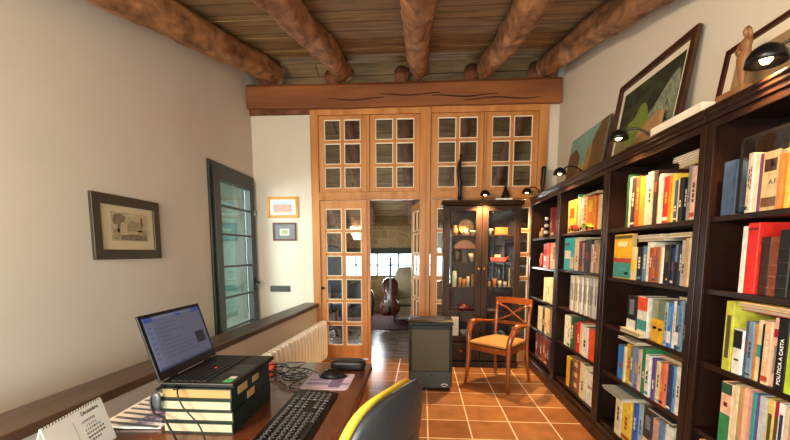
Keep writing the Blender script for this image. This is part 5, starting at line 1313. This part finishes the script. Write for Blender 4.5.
pad(MB(), rounded(.24, .245, 4), lambda u, v, q: sc_+Nn*u+U*v+Vector((0, 0, q-.08*max(0, u/.235)**3*.5)), -.035, .002, bulge=6).build('seat_shell', SHELL, oc, smooth=True)
MB().tube(smooth_pts([sc_-Nn*.1+Vector((0, 0, -.05)), sc_-Nn*.27+Vector((0, 0, -.04)), sc_-Nn*.325+Vector((0, 0, .06)), BP(0, -.10, -.06)]), .022, 8, sq=.5).build('back_support', BLK, oc, smooth=True)
MB().lathe([(0, .14), (.03, .14), (.03, .28), (.018, .28), (.018, .43), (0, .43)], (sc_.x, sc_.y, 0), 16).build('gas_column', BLK, oc)
for k in range(5):
    a = 2*PI*k/5+.3; d = Vector((math.cos(a), math.sin(a), 0)); c0 = Vector((sc_.x, sc_.y, 0))
    f_ = MB().bar(c0+d*.02+Vector((0, 0, .155)), c0+d*.27+Vector((0, 0, .085)), .045, .03).build('foot', BLK, oc, bevel=.006)
    sd_ = Vector((-d.y, d.x, 0)); cc = c0+d*.26+Vector((0, 0, .029))
    MB().tube([cc-sd_*.022, cc+sd_*.022], .0285, 14).bar(cc, cc+Vector((0, 0, .045)), .012, .012).build('caster', BLK, f_)

# ---------------------------------------------------------------- the room beyond
LEA = mat('cream_upholstery', '#a89a78', .7, var=.1); DKL = mat('dark_leather', '#16161a', .45)
def easy_chair(name, label, x, y, rz, w_, d_, zb, m, wings=True):
    t = thing(name, label, 'armchair', (x, y, .0145), rz)
    b = lambda mb, n, **k: mb.build(n, m, t, local=True, **k)
    b(MB().box(-w_/2+.12, w_/2-.12, -d_/2, d_/2-.18, .14, .34), 'seat_base', bevel=.02)
    b(pad(MB(), rounded(w_/2-.13, d_/2-.09, 6), lambda u, v, q: Vector((u, v-.09, .42+q)), -.075, .07, bulge=6), 'seat_cushion', smooth=True)
    b(pad(MB(), rounded(w_/2-.06, (zb-.30)/2, 4), lambda u, v, q: Vector((u, d_/2-.12+q+.12*(v/(zb-.3)), .30+(zb-.30)/2+v)), -.09, .09, bulge=5), 'backrest', smooth=True)
    for s in (-1, 1):
        b(pad(MB(), rounded(d_/2-.03, .27, 5), lambda u, v, q: Vector((s*(w_/2-.07)+q, u-.02, .39+v)), -.065, .065, bulge=5), 'armrest', smooth=True)
        for yy in (-d_/2+.06, d_/2-.1):
            MB().tube([(s*(w_/2-.10), yy, 0), (s*(w_/2-.10), yy, .15)], [.018, .025], 8).build('leg', DKL, t, local=True)
    return t
easy_chair('armchair', 'cream upholstered armchair behind the cello, under the far window', -.30, 8.5, 0, .74, .85, 1.12, LEA)
easy_chair('armchair', 'dark leather armchair left of the cello in the far room', -1.42, 8.3, .2, .8, .8, .86, DKL)
t = thing('high_back_chair', 'dark blue high-backed chair seen through the left glazed door leaf', 'chair', (-1.55, 6.7, 0), 0)
NV = mat('navy_fabric', '#1c2a3d', .7)
pad(MB(), rounded(.24, .40, 3.5), lambda u, v, q: Vector((-1.55+u, 6.7+q+.2*u*u, 1.16+v)), -.04, .04, bulge=6).build('backrest', NV, t, smooth=True)
pad(MB(), rounded(.25, .25, 4), lambda u, v, q: Vector((-1.55+u, 6.97+v, .50+q)), -.05, .05, bulge=6).build('seat', NV, t, smooth=True)
MB().tube(smooth_pts([(-1.55, 6.68, .9), (-1.55, 6.64, .6), (-1.55, 6.72, .44), (-1.55, 6.95, .43)]), .025, 8).build('back_support', DKL, t)
MB().tube([(-1.55, 6.97, .1), (-1.55, 6.97, .45)], .03, 10).build('column', DKL, t)
for k in range(5):
    a = 2*PI*k/5; MB().bar((-1.55, 6.97, .12), (-1.55+.3*math.cos(a), 6.97+.3*math.sin(a), .03), .05, .03).tube([(-1.55+.28*math.cos(a), 6.97+.28*math.sin(a)-.02, .03), (-1.55+.28*math.cos(a), 6.97+.28*math.sin(a)+.02, .03)], .029, 10).build('foot', DKL, t)
rg = MB().box(-2.9, .6, 7.40, 9.3, .0005, .014).build('rug', mat('dark_red_rug', '#4a1c14', .9, var=.2, scale=12)); tag(rg, 'dark red rug on the far room floor beneath the cello', 'rug')
# cello
VAR = mat('cello_varnish', '#6b2a14', .25, col2='#43170b', scale=5, coat=.5); EBO = mat('ebony', '#120f0d', .35)
cl = thing('cello', 'reddish brown cello standing upright in the doorway of the far room', 'cello', (-.66, 7.8, .0145), math.radians(8))
lean = .10
def CE(u, v, q): return Vector((u + .03*v, q+lean*(v-.1), v))
def cw(s):   # half width along body, s 0..1 bottom to top
    pts = [(0, .10), (.04, .155), (.12, .195), (.22, .205), (.32, .185), (.42, .135), (.5, .12), (.58, .128), (.66, .148), (.76, .162), (.86, .155), (.94, .125), (1, .06)]
    for (a, x), (b, y) in zip(pts, pts[1:]):
        if s <= b: return x+(y-x)*(s-a)/(b-a)
    return .06
mb = MB(); N_ = 40; zb0, zl = .20, .74
fr = []; bk = []
ss = [i/N_ for i in range(N_+1)]
out = [(cw(s), zb0+s*zl) for s in ss]+[(-cw(s), zb0+s*zl) for s in reversed(ss)]
n = len(out); zc = zb0+zl/2
L = []
for r, q in ((0, -.095), (.5, -.09), (.85, -.078), (1, -.06), (1, .05), (.85, .065), (.5, .075), (0, .08)):
    if r == 0: L.append([mb.bm.verts.new(CE(0, zc, q))])
    else: L.append([mb.bm.verts.new(CE(u*r, zc+(v-zc)*r, q)) for u, v in out])
for a, b in zip(L, L[1:]):
    for k in range(n):
        f = []
        for v in (a[k % len(a)], a[(k+1) % len(a)], b[(k+1) % len(b)], b[k % len(b)]):
            if v not in f: f.append(v)
        if len(f) > 2: mb.bm.faces.new(f)
mb.build('body', VAR, cl, local=True, smooth=True)
MB().bar(CE(0, .92, -.05), CE(0, 1.20, -.03), .035, .03).build('neck', VAR, cl, local=True, bevel=.008)
MB().bar(CE(0, .66, -.115), CE(0, 1.19, -.055), .045, .012).build('fingerboard', EBO, cl, local=True)
MB().tube(smooth_pts([CE(0, 1.18, -.03), CE(0, 1.26, -.01), CE(0, 1.31, -.01), CE(0, 1.335, -.04), CE(0, 1.31, -.06), CE(0, 1.295, -.04)]), [.02]*40+[.022]+[.0]*0, 8).build('scroll', VAR, cl, local=True, smooth=True) if False else MB().tube([CE(0, 1.18, -.03), CE(0, 1.25, -.012), CE(0, 1.30, -.01), CE(0, 1.33, -.03), CE(0, 1.315, -.055), CE(0, 1.298, -.045)], [.022, .02, .02, .02, .018, .014], 8).build('scroll', VAR, cl, local=True, smooth=True)
for k in range(4):
    s = -1 if k % 2 else 1; z = 1.215+.022*k
    MB().tube([CE(0, z, -.02), CE(s*.06, z, -.02)], .006, 6).ball(CE(s*.066, z, -.02), .012, 8).build('tuning_peg', EBO, cl, local=True)
    MB().tube([CE(-.018+.012*k, .36, -.125), CE(-.018+.012*k, .50, -.155), CE(-.01+.007*k, 1.19, -.068)], .0016, 4).build('string', CHROME, cl, local=True)
MB().bar(CE(0, .24, -.10), CE(0, .40, -.125), .04, .012).build('tailpiece', EBO, cl, local=True)
MB().box(-.035, .035, -.15+lean*.4, -.085+lean*.4, .495, .503).build('bridge', TAN, cl, local=True)
for s in (-1, 1): MB().tube(smooth_pts([CE(s*.085, .44, -.090), CE(s*.075, .50, -.090), CE(s*.065, .56, -.090)], 4), .006, 6).build('sound_hole', EBO, cl, local=True)
MB().tube([CE(0, .21, -.01), CE(0, .001, .01)], .005, 8).build('endpin', CHROME, cl, local=True)
